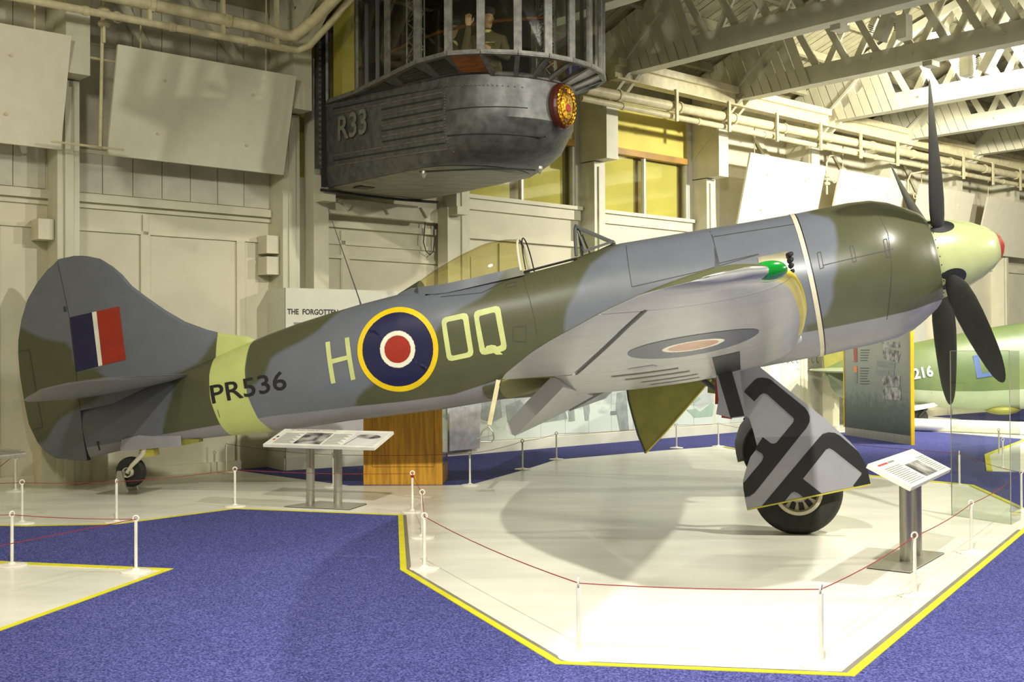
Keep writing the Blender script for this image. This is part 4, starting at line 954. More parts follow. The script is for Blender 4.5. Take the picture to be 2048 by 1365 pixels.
# --- tail wheel with doors
tw = wheel('tail_wheel', (8.905, -.485), .0, .13, .168, .055, plane)
MB().tube([(8.905, .10, -.485), (8.83, .10, -.42), (8.70, .08, -.33), (8.64, .05, -.24)], [.018, .024, .028, .03], 10).build('tail_fork', M['rim'], tw, smooth=50)
MB().box(8.56, 8.72, -.06, .07, -.36, -.22).build('fork_housing', M['gold'], tw)
for sg in (1, -1):
    d_ = [onbody(x, y, (0, .10, 0), (0, 1, 0)) for x, y in [(243, 880), (360, 850), (362, 892), (300, 898), (250, 903), (240, 900)]]
    MB().prism([(p[0], sg*.10, p[2]) for p in d_], (0, -sg*.012, 0)).build('tail_wheel_door', M['grey'], plane)
d_ = [onbody(x, y, (0, .0, 0), (0, 1, 0)) for x, y in [(364, 852), (372, 878), (402, 878), (402, 884), (362, 892)]]
MB().prism([(p[0], -.05, p[2]) for p in d_], (0, .1, 0)).build('tail_wheel_well', M['olive'], plane)
d_ = [onbody(x, y, (0, .0, 0), (0, 1, 0)) for x, y in [(172, 905), (180, 903), (178, 921), (174, 922)]]
MB().prism([(p[0], -.03, p[2]) for p in d_], (0, .06, 0)).build('tail_light', M['serial'], plane)
conform([side([(190, 884), (196, 884), (194, 891), (196, 902), (193, 902), (191, 890)], .1)], M['serial'], 'jacking_mark', grid=.02)
# --- stirrup step
y_ = .50
s0 = [onbody(x, y, (0, y_, 0), (0, 1, 0)) for x, y in [(1001, 780), (979, 850)]]
mb = MB().bar((s0[0][0], y_, s0[0][2]+.1), (s0[1][0], y_, s0[1][2]), .045, .014, (0, 1, 0)); stp = mb.build('step_strut', M['pipe'], plane)
lp = [onbody(x, y, (0, y_, 0), (0, 1, 0)) for x, y in [(977, 853), (965, 862), (958, 878), (962, 884), (983, 884), (988, 878), (986, 864), (977, 853)]]
MB().tube([(p[0], y_, p[2]) for p in lp], .008, 8).build('stirrup_ring', M['alu'], stp)
a_ = onbody(955, 877, (0, y_, 0), (0, 1, 0)); b_ = onbody(989, 877, (0, y_, 0), (0, 1, 0)); MB().box(a_[0]-.0, b_[0], y_-.03, y_+.03, a_[2]-.006, a_[2]+.004).build('stirrup_tread', M['alu'], stp)
# tail wheel stand (a separate bracket on the floor)
a = Vector(G(213, 984)); st = empty('tail_wheel_stand', G(255, 983), 'grey wedge stand on a floor plate holding the tail wheel of the fighter', 'stand')
w0 = Vector(tuple(bod(8.905, 0, -.485)))
gx = Vector((AX[0], AX[1], 0)).normalized(); gy = Vector((SB[0], SB[1], 0)).normalized(); g0 = Vector((w0.x, w0.y, 0))
MB().quadbox([tuple(g0+gx*a+gy*b+Vector((0, 0, z))) for z in (0, .012) for a, b in ((-.26, -.3), (.22, -.3), (.22, .3), (-.26, .3))]).build('floor_plate', M['alu'], st)
for sg in (1, -1):
    MB().prism([tuple(g0+gx*a+gy*(sg*.10)+Vector((0, 0, z))) for a, z in ((-.14, .012), (.02, .012), (-.05, w0.z+.02), (-.10, w0.z+.02))], tuple(gy*sg*.03)).build('side_cheek', M['alu'], st)
# ================================================================== AIRSHIP CONTROL CAR (s out of the wall, l along it)
TC = 4.06
def cw(s_, l_, z): return wp(TC+l_-.07-.055*s_, .6+s_, z)
car = empty('airship_control_car', cw(1.5, 0, 3.78), 'weathered grey metal airship control car with R33 lettering and gilt crest, mounted high on posts', 'airship car')
def hull_hw(s_):   # top of hull
    return float(np.interp(s_, [0, 2.4, 3.0, 3.4, 3.75, 4.0, 4.2, 4.32, 4.38], [1.0, 1.04, 1.0, .90, .74, .54, .33, .15, .01]))
def outline(e, n=26):  # e 0 bottom .. 1 top ; returns half outline from rear to bow
    out = []
    s0 = float(np.interp(e, [0, .08, .2, .5, 1], [2.15, 2.32, 2.56, 2.77, 2.77])); R_ = float(np.interp(e, [0, .08, .2, .5, 1], [.80, .85, .88, .90, .90]))
    rear = float(np.interp(e, [0, .12, 1], [.88, .92, .93]))
    for i in range(9): f = i/9; out.append((s0*f, rear+(R_-rear)*f**2))
    for i in range(n-8): a = math.pi/2*i/(n-9); out.append((s0+R_*math.sin(a), R_*math.cos(a)))
    return out
def lcl(s_): return -.07-.055*s_
rg = []
for e in (0, .05, .12, .22, .35, .5, .65, .8, .92, 1.0):
    o_ = outline(e); zl = []
    full = [(s_, -h) for s_, h in o_]+[(s_, h) for s_, h in o_[::-1][1:]]
    q = []
    for s_, l_ in full:
        ztop_ = 4.94-.065*s_; zb = 3.80-.03*max(0, s_-2.2); q.append(cw(s_, l_, zb+(ztop_-zb)*e))
    rg.append(q)
hull = MB().loft(rg).build('hull', M['car'], car, smooth=35)
# flat underside panel lighter
o_ = outline(0); full = [(s_, -h*.97) for s_, h in o_]+[(s_, h*.97) for s_, h in o_[::-1][1:]]
MB().loft([[cw(s_*.98, l_, 3.795-.03*max(0, s_-2.2)) for s_, l_ in full], [cw(s_*.95, l_*.8, 3.765-.03*max(0, s_-2.2)) for s_, l_ in full]]).build('underside_plate', M['carlight'], hull)
MB().tube([cw(.02, l_, 3.755-.02*math.sin((l_+1)*1.57)) for l_ in np.linspace(-1.0, 1.0, 12)], .02, 8).build('rear_bottom_edge', M['cardark'], hull)
MB().tube([cw(s_, l_, 3.735-.03*max(0, s_-2.2)) for s_, l_ in [(2.2, -.85), (2.6, -.65), (3.0, -.42), (3.25, -.2), (3.35, .05)]], .012, 6).build('keel_rib', M['cardark'], hull)
for s_, l_ in ((2.25, -.83), (3.4, .08)): MB().lathe([(.03, 0), (.035, -.03), (.015, -.08), (0, -.09)], cw(s_, l_, 3.74), 'z', 10).build('drain_fitting', M['alu'], hull)
MB().quadbox([cw(.4, -.72, 3.755), cw(.62, -.72, 3.755), cw(.62, -.50, 3.755), cw(.4, -.50, 3.755), cw(.4, -.72, 3.765), cw(.62, -.72, 3.765), cw(.62, -.50, 3.765), cw(.4, -.50, 3.765)]).build('hatch', M['cardark'], hull)
def hull_side(s_, z, off=.0, sg=-1):
    ztop_ = 4.94-.065*s_; zb = 3.80-.03*max(0, s_-2.2); e = min(1, max(0, (z-zb)/(ztop_-zb)))
    o_ = outline(e, 60); return float(np.interp(s_, [a for a, b in o_], [b for a, b in o_]))*sg+sg*off
for i in range(12):   # corrugation ribs
    z0 = 4.84-i*.070; z1 = 4.66-i*.066
    st = .25 if (i < 2 or i > 8) else 1.45
    MB().tube([cw(s_, hull_side(s_, z0+(z1-z0)*(s_/2.75), .002), z0+(z1-z0)*(s_/2.75)) for s_ in np.linspace(st, 2.75, 10)], .010, 6).build('side_rib', M['carframe'] if i % 2 else M['cardark'], hull)
for s_ in np.linspace(.1, 4.0, 42):
    pass
mb = MB()
for s_ in np.linspace(.05, 3.6, 90):
    z = 4.90-.09*s_; l_ = hull_side(s_, z, .004); mb.tube([cw(s_, l_, z), cw(s_, l_-.012, z)], .008, 5)
for z in np.linspace(3.9, 4.6, 22): l_ = hull_side(2.8, z, .004); mb.tube([cw(2.8, l_, z), cw(2.8, l_-.012, z)], .008, 5)
o = mb.build('rivet_row', M['carframe'], hull); o['kind'] = 'stuff'
MB().tube([cw(s_, hull_side(s_, 4.16-.03*s_, .004), 4.16-.03*s_) for s_ in np.linspace(2.8, 3.62, 14)], .008, 6).build('hull_seam', M['cardark'], hull)
MB().tube([cw(s_, hull_side(s_, 4.45-.03*s_, .004), 4.45-.03*s_) for s_ in np.linspace(2.8, 3.62, 14)], .006, 6).build('hull_seam', M['cardark'], hull)
ra = Vector(cw(.40, hull_side(.40, 4.5, .016), 4.36)); rb = Vector(cw(1.15, hull_side(1.15, 4.5, .016), 4.36)); text('hull_lettering', 'R33', .33, tuple(ra), tuple(rb-ra), (0, 0, 1), M['carletter'], hull, width=.72, bold=.015, off=.010)
# flared band with small windows between hull and sill
def sill_poly(): return [(.10, .93), (1.0, 1.02), (1.9, 1.13), (2.7, 1.22), (3.25, 1.18), (3.6, .98), (3.87, .66), (4.02, .33), (4.06, 0)]
def hull_at(i): return [(.10, .93), (1.0, .93), (1.9, .92), (2.7, .90), (3.1, .838), (3.4, .643), (3.56, .43), (3.64, .22), (3.67, 0)][i]
def SZ(s_): return float(np.interp(s_, [.1, 1, 2.8, 3.4, 4.06], [4.94, 4.90, 4.91, 4.89, 4.85]))
def full_poly(pl): return [(s_, -h) for s_, h in pl]+[(s_, h) for s_, h in pl[::-1][1:]]
lo_ = full_poly([hull_at(i) for i in range(9)]); hi_ = full_poly(sill_poly())
n_ = len(lo_)
def lz(s_): return 4.94-.065*s_+.005
def band_pt(i, f, g, off=0):   # i facet, f along, g up
    a0, a1, b0, b1 = lo_[i], lo_[i+1], hi_[i], hi_[i+1]
    A = Vector(cw(a0[0]+(a1[0]-a0[0])*f, a0[1]+(a1[1]-a0[1])*f, lz(a0[0]+(a1[0]-a0[0])*f))); B = Vector(cw(b0[0]+(b1[0]-b0[0])*f, b0[1]+(b1[1]-b0[1])*f, SZ(b0[0]+(b1[0]-b0[0])*f)))
    return A+(B-A)*g
def facet_n(i):
    v = (band_pt(i, 1, 0)-band_pt(i, 0, 0)).cross(band_pt(i, 0, 1)-band_pt(i, 0, 0)).normalized(); c = Vector(cw(2, 0, 4.9)); return v if v.dot(band_pt(i, .5, .5)-c) > 0 else -v
band = None
for i in range(n_-1):
    q = [band_pt(i, 0, 0), band_pt(i, 1, 0), band_pt(i, 1, 1), band_pt(i, 0, 1)]
    nn = facet_n(i)
    if i in (5, 6, 7, 8, 9, 10, 11, 12):    # glazed facets: frame bars plus pane
        mb = MB()
        for (a, b) in ((0, 1), (1, 2), (2, 3), (3, 0)): mb.bar(q[a], q[b], .05, .05, tuple(nn))
        o = mb.build('band_frame', M['carframe'], car)
        MB().prism([tuple(p) for p in q], tuple(-nn*.01)).build('band_pane', M['exhibit'] if i in (9, 10) else M['glass'], o)
    else:
        o = MB().prism([tuple(p) for p in q], tuple(-nn*.03)).build('band_panel', M['car'], car)
    if i == 1:
        pass
    if i in (1, 2, 3):
        pl = [band_pt(i, f, g)+nn*.006 for f, g in ((.12, .15), (.88, .15), (.78, .85), (.2, .85))]; MB().prism([tuple(p) for p in pl], tuple(nn*.004)).build('small_window', M['glass'], o)
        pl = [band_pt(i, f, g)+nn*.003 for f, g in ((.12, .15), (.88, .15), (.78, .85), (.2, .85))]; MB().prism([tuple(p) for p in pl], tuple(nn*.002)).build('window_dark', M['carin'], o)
    if i == 4:
        pl = [band_pt(i, f, g)+nn*.006 for f, g in ((.0, .15), (.95, .15), (.95, .92), (.0, .92))]; MB().prism([tuple(p) for p in pl], tuple(nn*.008)).build('plywood_panel', M['brownwood'], o, label='brown plywood panel')
mb = MB()
for i in range(n_-1): mb.bar(band_pt(i, 0, 1), band_pt(i, 1, 1), .06, .05)
mb.build('sill_rail', M['carframe'], car)
# cabin above sill
TOPZ = 6.55
mb = MB(); mb.loft([[cw(s_, l_, TOPZ) for s_, l_ in hi_], [cw(s_, l_, TOPZ+.12) for s_, l_ in hi_]]); mb.build('cabin_roof', M['carin'], car)
mb = MB(); mb.loft([[cw(s_*.97, l_*.95, 4.50) for s_, l_ in lo_], [cw(s_*.97, l_*.95, 4.54) for s_, l_ in lo_]]); mb.build('cabin_floor', M['carin'], car)
for i in range(n_):
    s_, l_ = hi_[i]
    wdt = .09 if 2 <= i <= 14 else .10
    nrm = Vector((l_*WD[0]+(s_-2)*.5*WN[0], l_*WD[1]+(s_-2)*.5*WN[1], 0))
    MB().bar(cw(s_, l_, SZ(s_)), cw(s_, l_, TOPZ), wdt, .035, tuple(nrm)).build('window_post', M['carframe'], car)
for i in (1, 12, 13, 14):
    a, b = hi_[i], hi_[i+1] if i+1 < n_ else hi_[i]
    for f in ((.5,) if i not in (1, 14) else (.35, .7)):
        MB().bar(cw(a[0]+(b[0]-a[0])*f, a[1]+(b[1]-a[1])*f, SZ(a[0])), cw(a[0]+(b[0]-a[0])*f, a[1]+(b[1]-a[1])*f, TOPZ), .03, .05, (0, 0, 1)).build('window_post', M['cardark'], car)
for i in range(n_-1):
    a, b = hi_[i], hi_[i+1]; MB().prism([cw(a[0], a[1], SZ(a[0])+.02), cw(b[0], b[1], SZ(b[0])+.02), cw(b[0], b[1], TOPZ), cw(a[0], a[1], TOPZ)], (.003, .003, 0)).build('cabin_pane', M['glass'], car)
# rear bulkhead frame, dark steel edge, interior lattice girders
MB().quadbox([cw(-.02, -.97, 3.80), cw(.05, -.97, 3.80), cw(.05, -.91, 3.80), cw(-.02, -.91, 3.80), cw(-.02, -.97, 6.6), cw(.05, -.97, 6.6), cw(.05, -.91, 6.6), cw(-.02, -.91, 6.6)]).build('rear_frame', M['cardark'], car)
MB().quadbox([cw(-.08, -1.04, 4.05), cw(.0, -1.04, 4.05), cw(.0, -.94, 4.05), cw(-.08, -.94, 4.05), cw(-.08, -1.04, 6.0), cw(.0, -1.04, 6.0), cw(.0, -.94, 6.0), cw(-.08, -.94, 6.0)]).build('slotted_angle', M['car'], car)
for q in range(24): MB().quadbox([cw(a, b, 4.1+q*.075+c) for c in (0, .035) for a, b in ((.001, -1.015), (.012, -1.015), (.012, -.985), (.001, -.985))]).build('angle_slot', M['carlight'], car)
MB().quadbox([cw(a, b, c) for c in (4.96, 6.3) for a, b in ((.2, -.90), (.80, -.95), (.80, -.93), (.2, -.88))]).build('yellow_blind', M['yellow_blind'], car)
def lattice(s_, l_, z0, z1, w_=.16):
    mb = MB(); 
    for a, b in ((-1, -1), (1, -1), (1, 1), (-1, 1)): mb.bar(cw(s_+a*w_/2, l_+b*w_/2, z0), cw(s_+a*w_/2, l_+b*w_/2, z1), .018, .018)
    z = z0; f = 1
    while z < z1-.1:
        for b in (-1, 1): mb.bar(cw(s_-f*w_/2, l_+b*w_/2, z), cw(s_+f*w_/2, l_+b*w_/2, z+.11), .012, .012); mb.bar(cw(s_+b*w_/2, l_-f*w_/2, z), cw(s_+b*w_/2, l_+f*w_/2, z+.11), .012, .012)
        z += .11; f = -f
    return mb.build('lattice_girder', M['carframe'], car)
lattice(1.9, -.7, 4.55, 6.5); lattice(3.1, .45, 4.55, 6.5); lattice(2.8, .75, 4.55, 6.5)
MB().tube([cw(s_, -.6+.5*s_/4, 5.35+.225*math.sin(s_*.8)) for s_ in np.linspace(.3, 3.8, 14)], .022, 8).build('interior_handrail', M['brownwood'], car)
MB().quadbox([cw(a, b, c) for c in (4.54, 6.5) for a, b in ((.1, .80), (2.2, .95), (2.2, .99), (.1, .84))]).build('inner_wall', M['carin'], car)
MB().quadbox([cw(a, b, c) for c in (4.54, 6.5) for a, b in ((.06, -.35), (.10, -.35), (.10, .95), (.06, .95))]).build('rear_bulkhead', M['carin'], car)
wh = MB().tube([cw(1.55+.22*math.cos(a), -.5, 5.0+.22*math.sin(a)) for a in np.linspace(0, 2*math.pi, 25)[:-1]], .018, 8, closed=True)
for a in np.linspace(0, math.pi, 5)[:-1]: wh.tube([cw(1.55-.22*math.cos(a), -.5, 5.0-.22*math.sin(a)), cw(1.55+.22*math.cos(a), -.5, 5.0+.22*math.sin(a))], .008, 6)
wh.build('steering_wheel', M['brownwood'], car)
# crest
nrm = (Vector(tuple(WN))*math.cos(R(14))+Vector(tuple(WD))*math.sin(R(14))).normalized()
cc = Vector(cw(2.77+.90*math.cos(R(13)), .90*math.sin(R(13)), 4.27))+nrm*.045
cc.z = 1.525+(709-213)/FPX*cc.y
ll = Vector((0, 0, 1)).cross(nrm).normalized()
oc = MB(); oc.loft([[tuple(cc+nrm*h_+ll*(.225*k_*math.cos(a))+Vector((0, 0, .27*k_*math.sin(a)))) for a in np.linspace(0, 2*math.pi, 37)[:-1]] for h_, k_ in ((-.06, 1.0), (.0, 1.0), (.03, .93))])
crest = oc.build('crest_board', M['darkwood'], car, label='dark oval backing of the crest')
mb = MB()
for j in range(26):
    a = 2*math.pi*j/26
    for rr_, o2 in ((.86, 0), (.74, .12)):
        p = cc+nrm*.035+ll*(.225*rr_*math.cos(a+o2))+Vector((0, 0, .27*rr_*math.sin(a+o2))); tdir = (ll*(-.2*math.sin(a))+Vector((0, 0, .27*math.cos(a)))).normalized(); od = nrm.cross(tdir)
        mb.loft([[tuple(p+tdir*(-.035)), tuple(p+od*.014), tuple(p+tdir*.035), tuple(p-od*.014)], [tuple(p+nrm*.012+tdir*(-.02)), tuple(p+nrm*.015+od*.007), tuple(p+nrm*.012+tdir*.02), tuple(p+nrm*.015-od*.007)]])
mb.build('laurel_wreath', M['brass'], crest)
MB().loft([[tuple(cc+nrm*h_+ll*(.225*k_*math.cos(a))+Vector((0, 0, .27*k_*math.sin(a)))) for a in np.linspace(0, 2*math.pi, 37)[:-1]] for h_, k_ in ((.03, .60), (.045, .58), (.06, .45))]).build('crest_medallion', M['brass'], crest, smooth=40)
MB().loft([[tuple(cc+nrm*h_+ll*(.225*k_*math.cos(a))+Vector((0, 0, -.03+.20*k_*math.sin(a)))) for a in np.linspace(0, 2*math.pi, 25)[:-1]] for h_, k_ in ((.055, .26), (.068, .22))]).build('crest_centre', M['redp'], crest, smooth=40)
mb = MB()
for j in (-1, 0, 1): mb.loft([[tuple(cc+nrm*.06+ll*(j*.035+a)+Vector((0, 0, .145))) for a in (-.02, .02)]+[tuple(cc+nrm*.07+ll*(j*.035)+Vector((0, 0, .20+.01*(j == 0))))]]*1+[[tuple(cc+nrm*.075+ll*(j*.035+a)+Vector((0, 0, .145))) for a in (-.015, .015)]+[tuple(cc+nrm*.08+ll*(j*.035)+Vector((0, 0, .195)))]])
mb.build('crest_crown', M['brass'], crest)
# support posts
for i, (x0, x1, y, lab) in enumerate([(617, 650, 300, 'square cream steel post at the left rear corner of the airship car'), (882, 915, 430, 'square cream steel post under the right rear corner of the airship car')]):
    t_ = (wl(x0, y, .25)[0]+wl(x1, y, .25)[0])/2; hh = 5.6 if i == 0 else 3.74
    o = MB().wbox(t_-.12, t_+.12, .12, .36, 0, hh).build('support_post', M['cream']); tag(o, lab, 'post', 'posts holding the airship car')
    MB().wbox(t_-.15, t_+.15, .08, .42, 0, .02).build('foot_plate', M['cream'], o); MB().wbox(t_-.1, t_+.1, .36, .57, 3.62, 3.74).build('support_arm', M['cream'], o)
o = MB().wbox(3.16, 5.0, .17, .30, 3.50, 3.72).build('cross_beam', M['cream']); tag(o, 'cream cross beam with brackets between the two airship car posts', 'beam')
for t_ in (3.5, 4.2, 4.9): MB().prism([wp(t_, .30, 3.70), wp(t_+.22, .30, 3.70), wp(t_+.11, .30, 3.55)], tuple(WN*.05)).build('bracket', M['cream'], o)
# --- two mannequins
def person(x, y, l_, face, label, arm):
    r_, z_ = tr(x, y, TC+l_); s_ = r_-.6; P = Vector(cw(s_, l_, z_))     # head centre
    yaw = face; fwd = Vector((math.cos(yaw), math.sin(yaw), 0)); lf = Vector((-math.sin(yaw), math.cos(yaw), 0)); up_ = Vector((0, 0, 1))
    fl_z = 4.54
    def q(f, l, u2): return P+fwd*f+lf*l+up_*u2
    T = empty('person', (P.x, P.y, fl_z), label, 'person')
    hipz = max(fl_z+.32-P.z, -.72)
    pts = [(q(0, 0, hipz), .15), (q(0, 0, hipz+.22), .15), (q(0, 0, -.30), .17), (q(0, 0, -.17), .07), (q(.0, 0, -.10), .055)]
    edges = [(0, 1), (1, 2), (2, 3), (3, 4)]
    for sg in (1, -1):
        b = len(pts); pts += [(q(.02, sg*.19, -.27), .075)]; edges.append((2, b))
        if sg == arm: pts += [(q(.10, sg*.27, -.46), .055), (q(.22, sg*.20, -.22), .042), (q(.25, sg*.19, -.15), .030)]
        else: pts += [(q(.05, sg*.25, -.50), .055), (q(.24, sg*.10, -.46), .042), (q(.30, sg*.06, -.44), .030)]
        edges += [(b, b+1), (b+1, b+2), (b+2, b+3)]
        c = len(pts); pts += [(q(.02, sg*.10, hipz-.05), .11), (q(.24, sg*.12, hipz-.0), .08), (q(.24, sg*.12, fl_z-P.z+.12), .055), (q(.30, sg*.13, fl_z-P.z+.08), .045)]; edges += [(0, c), (c, c+1), (c+1, c+2), (c+2, c+3)]
    me = bpy.data.meshes.new('body'); bm = bmesh.new(); sl = bm.verts.layers.skin.verify(); bv = [bm.verts.new(tuple(p[0])) for p in pts]
    for i_, p in enumerate(pts): bv[i_][sl].radius = (p[1], p[1]); bv[i_][sl].use_root = (i_ == 0)
    for a_, b_ in edges: bm.edges.new((bv[a_], bv[b_]))
    bm.to_mesh(me); bm.free()
    o = bpy.data.objects.new('body', me); COL.objects.link(o); attach(o, T); me.materials.append(M['uniform'])
    o.modifiers.new('s', 'SKIN'); m2 = o.modifiers.new('ss', 'SUBSURF'); m2.levels = 1; m2.render_levels = 2
    # head
    rg = []
    for zz, rx, ry, fx in ((-.125, .035, .04, .02), (-.11, .05, .05, .025), (-.08, .07, .06, .02), (-.03, .082, .068, .012), (.02, .09, .072, .003), (.06, .088, .072, -.004), (.09, .07, .06, -.006), (.11, .03, .03, -.006)):
        ring_ = []
        for a in np.linspace(0, 2*math.pi, 21)[:-1]:
            f = fx+rx*math.cos(a); l = ry*math.sin(a)
            if abs(a) < .2 and -.05 < zz < .01: f += .022
            ring_.append(tuple(q(f, l, zz)))
        rg.append(ring_)
    hd = MB().loft(rg).build('head', M['skin'], T, smooth=True)
    for sg in (1, -1):
        MB().loft([[tuple(q(.082+.004*k_, sg*.028+.012*math.cos(a), .012+.006*math.sin(a))) for a in np.linspace(0, 6.28, 9)[:-1]] for k_ in (0, 1)]).build('eye', M['hair'], hd)
        MB().loft([[tuple(q(-.005+.018*math.cos(a), sg*(.066+.012*k_), -.01+.03*math.sin(a))) for a in np.linspace(0, 6.28, 11)[:-1]] for k_ in (0, 1)]).build('ear', M['skin'], hd)
    MB().bar(q(.088, -.022, -.062), q(.088, .022, -.062), .008, .008).build('mouth', M['redp'], hd)
    MB().loft([[tuple(q(-.005+.098*k_*math.cos(a), .082*k_*math.sin(a), zz)) for a in np.linspace(0, 6.28, 21)[:-1]] for zz, k_ in ((.045, 1.0), (.08, 1.12), (.115, 1.15), (.13, .9), (.135, .2))]).build('cap', M['hair'], T, smooth=40)
    MB().loft([[tuple(q(.07, .05, .05)), tuple(q(.13, .03, .035)), tuple(q(.13, -.03, .035)), tuple(q(.07, -.05, .05))], [tuple(q(.07, .05, .06)), tuple(q(.13, .03, .043)), tuple(q(.13, -.03, .043)), tuple(q(.07, -.05, .06))]]).build('cap_peak', M['hair'], T)
    MB().lathe([(.075, -.02), (.08, 0), (.065, .03)], tuple(q(0.0, 0, -.175)), 'z', 16).build('scarf', M['paper'], T)
    for sg in (1, -1):
        hp = q(.26, sg*.19, -.09) if sg == arm else q(.33, sg*.05, -.435)
        ax_ = up_ if sg == arm else (fwd*.8-lf*sg*.4).normalized(); sd = lf if sg == arm else up_
        h_ = MB().loft([[tuple(hp+ax_*k_+sd*(w_*math.cos(a))+ax_.cross(sd)*(.014*math.sin(a))) for a in np.linspace(0, 6.28, 11)[:-1]] for k_, w_ in ((-.06, .024), (-.03, .036), (.02, .040), (.035, .036))]).build('hand', M['skin'], T, smooth=50)
        for j in range(4):
            b0 = hp+ax_*.03+sd*(-.028+.0187*j); ln = (.055, .068, .07, .058)[j]
            MB().tube([b0, b0+ax_*ln*.5, b0+ax_*ln*.8+ax_.cross(sd)*.018, b0+ax_*ln*.85+ax_.cross(sd)*.035], [.0085, .008, .0075, .006], 7).build('finger', M['skin'], h_, smooth=60)
        MB().tube([hp-ax_*.03+sd*.03, hp-ax_*.0+sd*.055, hp+ax_*.03+sd*.06], [.011, .010, .008], 7).build('thumb', M['skin'], h_, smooth=60)
    pp = q(.32, .02, -.40); o = MB().quadbox([tuple(pp+fwd*a+lf*b+up_*c) for c, (a0_, b0_) in ((0, (0, 0)), (.004, (0, 0))) for a, b in ((-.03, -.12), (.10, -.10), (.10, .12), (-.03, .10))]).build('paper_sheet', M['paper'])
    tag(o, 'pale sheet of paper held by %s' % ('the capped figure facing out of the airship car' if arm == -1 else 'the figure seen from the side in the airship car'), 'paper')
person(1003, 45, -.3, math.atan2(-.93, -.1), 'person in dark cap and brown coat facing out of the airship car, hand raised', -1)
person(926, 66, -.25, math.atan2(-.1, -1.0), 'person in brown coat seen from the side behind the lattice girder in the airship car', 0)
# ================================================================== EXHIBIT WALL ALONG THE BACK
e0 = np.array(G(571, 942)); e1 = np.array(G(963, 908)); e2 = np.array(G(1452, 866))
def exw(a, b, z0, z1, th=.18, m='exhibit', name='exhibit_wall', label=None):
    a = np.array(a); b = np.array(b); d = (b-a)/np.linalg.norm(b-a); n = np.array([d[1], -d[0], 0])
    if n[1] > 0: n = -n
    return a, b, d, n
xa, xb, xd, xn = exw(e0, np.array(G(726, 932)), 0, 2.41)
EX = empty('display_wall', tuple((xa+xb)/2), 'free standing white display wall headed The Forgotten Air Force left of the oak case', 'display wall')
def xbox(p, d, n, s0, s1, o0, o1, z0, z1):
    f = lambda s_, o_, z: tuple(np.array(p)+d*s_+n*o_+np.array([0, 0, z]))
    return MB().quadbox([f(s0, o1, z0), f(s1, o1, z0), f(s1, o0, z0), f(s0, o0, z0), f(s0, o1, z1), f(s1, o1, z1), f(s1, o0, z1), f(s0, o0, z1)])
xbox(xa, xd, xn, 0, 2.2, -.06, 0, 0, 2.41).build('wall_block', M['exhibit'], EX); xbox(xa, xd, xn, 0, .06, -.8, -.06, 0, 2.41).build('side_block', M['exhibit'], EX)
xbox(xa, xd, xn, -.02, 2.2, -.06, .03, 0, .17).build('skirting', M['exhibit'], EX); xbox(xa, xd, xn, -.03, 0, -.8, .03, 0, .17).build('skirting', M['exhibit'], EX)
xbox(xa, xd, xn, .02, 2.18, 0, .006, .25, .85).build('photo_mural', M['photo_sky'], EX)
xbox(xa, xd, xn, -.004, .004, 0, .01, .17, 2.41).build('corner_joint', M['print_grey'], EX)
tp = xa+xd*.03+xn*.002
text('heading', 'THE  FORGOTTEN  AIR  FORCE', .075, tuple(tp+np.array([0, 0, 2.06])), tuple(xd), (0, 0, 1), M['print_dark'], EX, width=1.24, bold=.025)
for i, w_ in enumerate((.9, .9, .86, .9, .5)):
    xbox(xa, xd, xn, .12, .12+w_, .001, .004, 1.93-i*.07-(.0 if i == 0 else .02), 1.955-i*.07-(0 if i == 0 else .03)).build('text_line', M['print_grey'], EX)
# mural wall with seams
ma = np.array(G(885, 918.0)); md = WD-WN*.022; md = md/np.linalg.norm(md); mn = np.array([md[1], -md[0], 0]); mn = -mn if mn[1] > 0 else mn
ma = e1-md*1.0
MW = empty('mural_wall', tuple(e1+md*4), 'long white display wall with faded grey green photo mural of airfield scenes behind the wing', 'display wall')
def mural_mat():
    m, n, l, b = nt('airfield_mural')
    g = n.new('ShaderNodeNewGeometry'); sp_ = n.new('ShaderNodeSeparateXYZ'); l.new(g.outputs['Position'], sp_.inputs[0])
    nz = n.new('ShaderNodeTexNoise'); nz.inputs['Scale'].default_value = 1.6; nz.inputs['Detail'].default_value = 7; mp = n.new('ShaderNodeMapping'); mp.inputs['Scale'].default_value = (1, 1, 2.6); l.new(g.outputs['Position'], mp.inputs[0]); l.new(mp.outputs[0], nz.inputs[0])
    ad = n.new('ShaderNodeMath'); ad.operation = 'MULTIPLY_ADD'; l.new(nz.outputs[0], ad.inputs[0]); ad.inputs[1].default_value = 1.2; l.new(sp_.outputs[2], ad.inputs[2])
    cr = n.new('ShaderNodeValToRGB'); e = cr.color_ramp.elements; mr = n.new('ShaderNodeMapRange'); mr.inputs[1].default_value = .6; mr.inputs[2].default_value = 2.4; l.new(ad.outputs[0], mr.inputs[0]); l.new(mr.outputs[0], cr.inputs[0])
    e[0].position = 0; e[0].color = lin((212, 218, 208)); e[1].position = 1; e[1].color = lin((220, 226, 216))
    for p, c in ((.28, (204, 214, 202)), (.36, (172, 178, 172)), (.48, (190, 196, 190)), (.56, (212, 220, 208))):
        x = e.new(p); x.color = lin(c)
    l.new(cr.outputs[0], b.inputs['Base Color']); b.inputs['Roughness'].default_value = .3; return m
M['mural'] = mural_mat()
xbox(ma, md, mn, 0, 15, -.10, 0, 0, 2.40).build('wall_block', M['exhibit'], MW)
xbox(ma, md, mn, 0, 15, -.1, .035, 0, .17).build('skirting', M['exhibit'], MW)
for i in range(16):
    xbox(ma, md, mn, .02+i*.56, .02+i*.56+.552, 0, .012, .19, 2.38).build('mural_panel', M['mural'], MW)
for i in range(5):
    xbox(ma, md, mn, 9.0+i*1.2, 9.0+i*1.2+1.19, 0, .012, .19, 2.38).build('white_panel', M['exhibit'], MW)
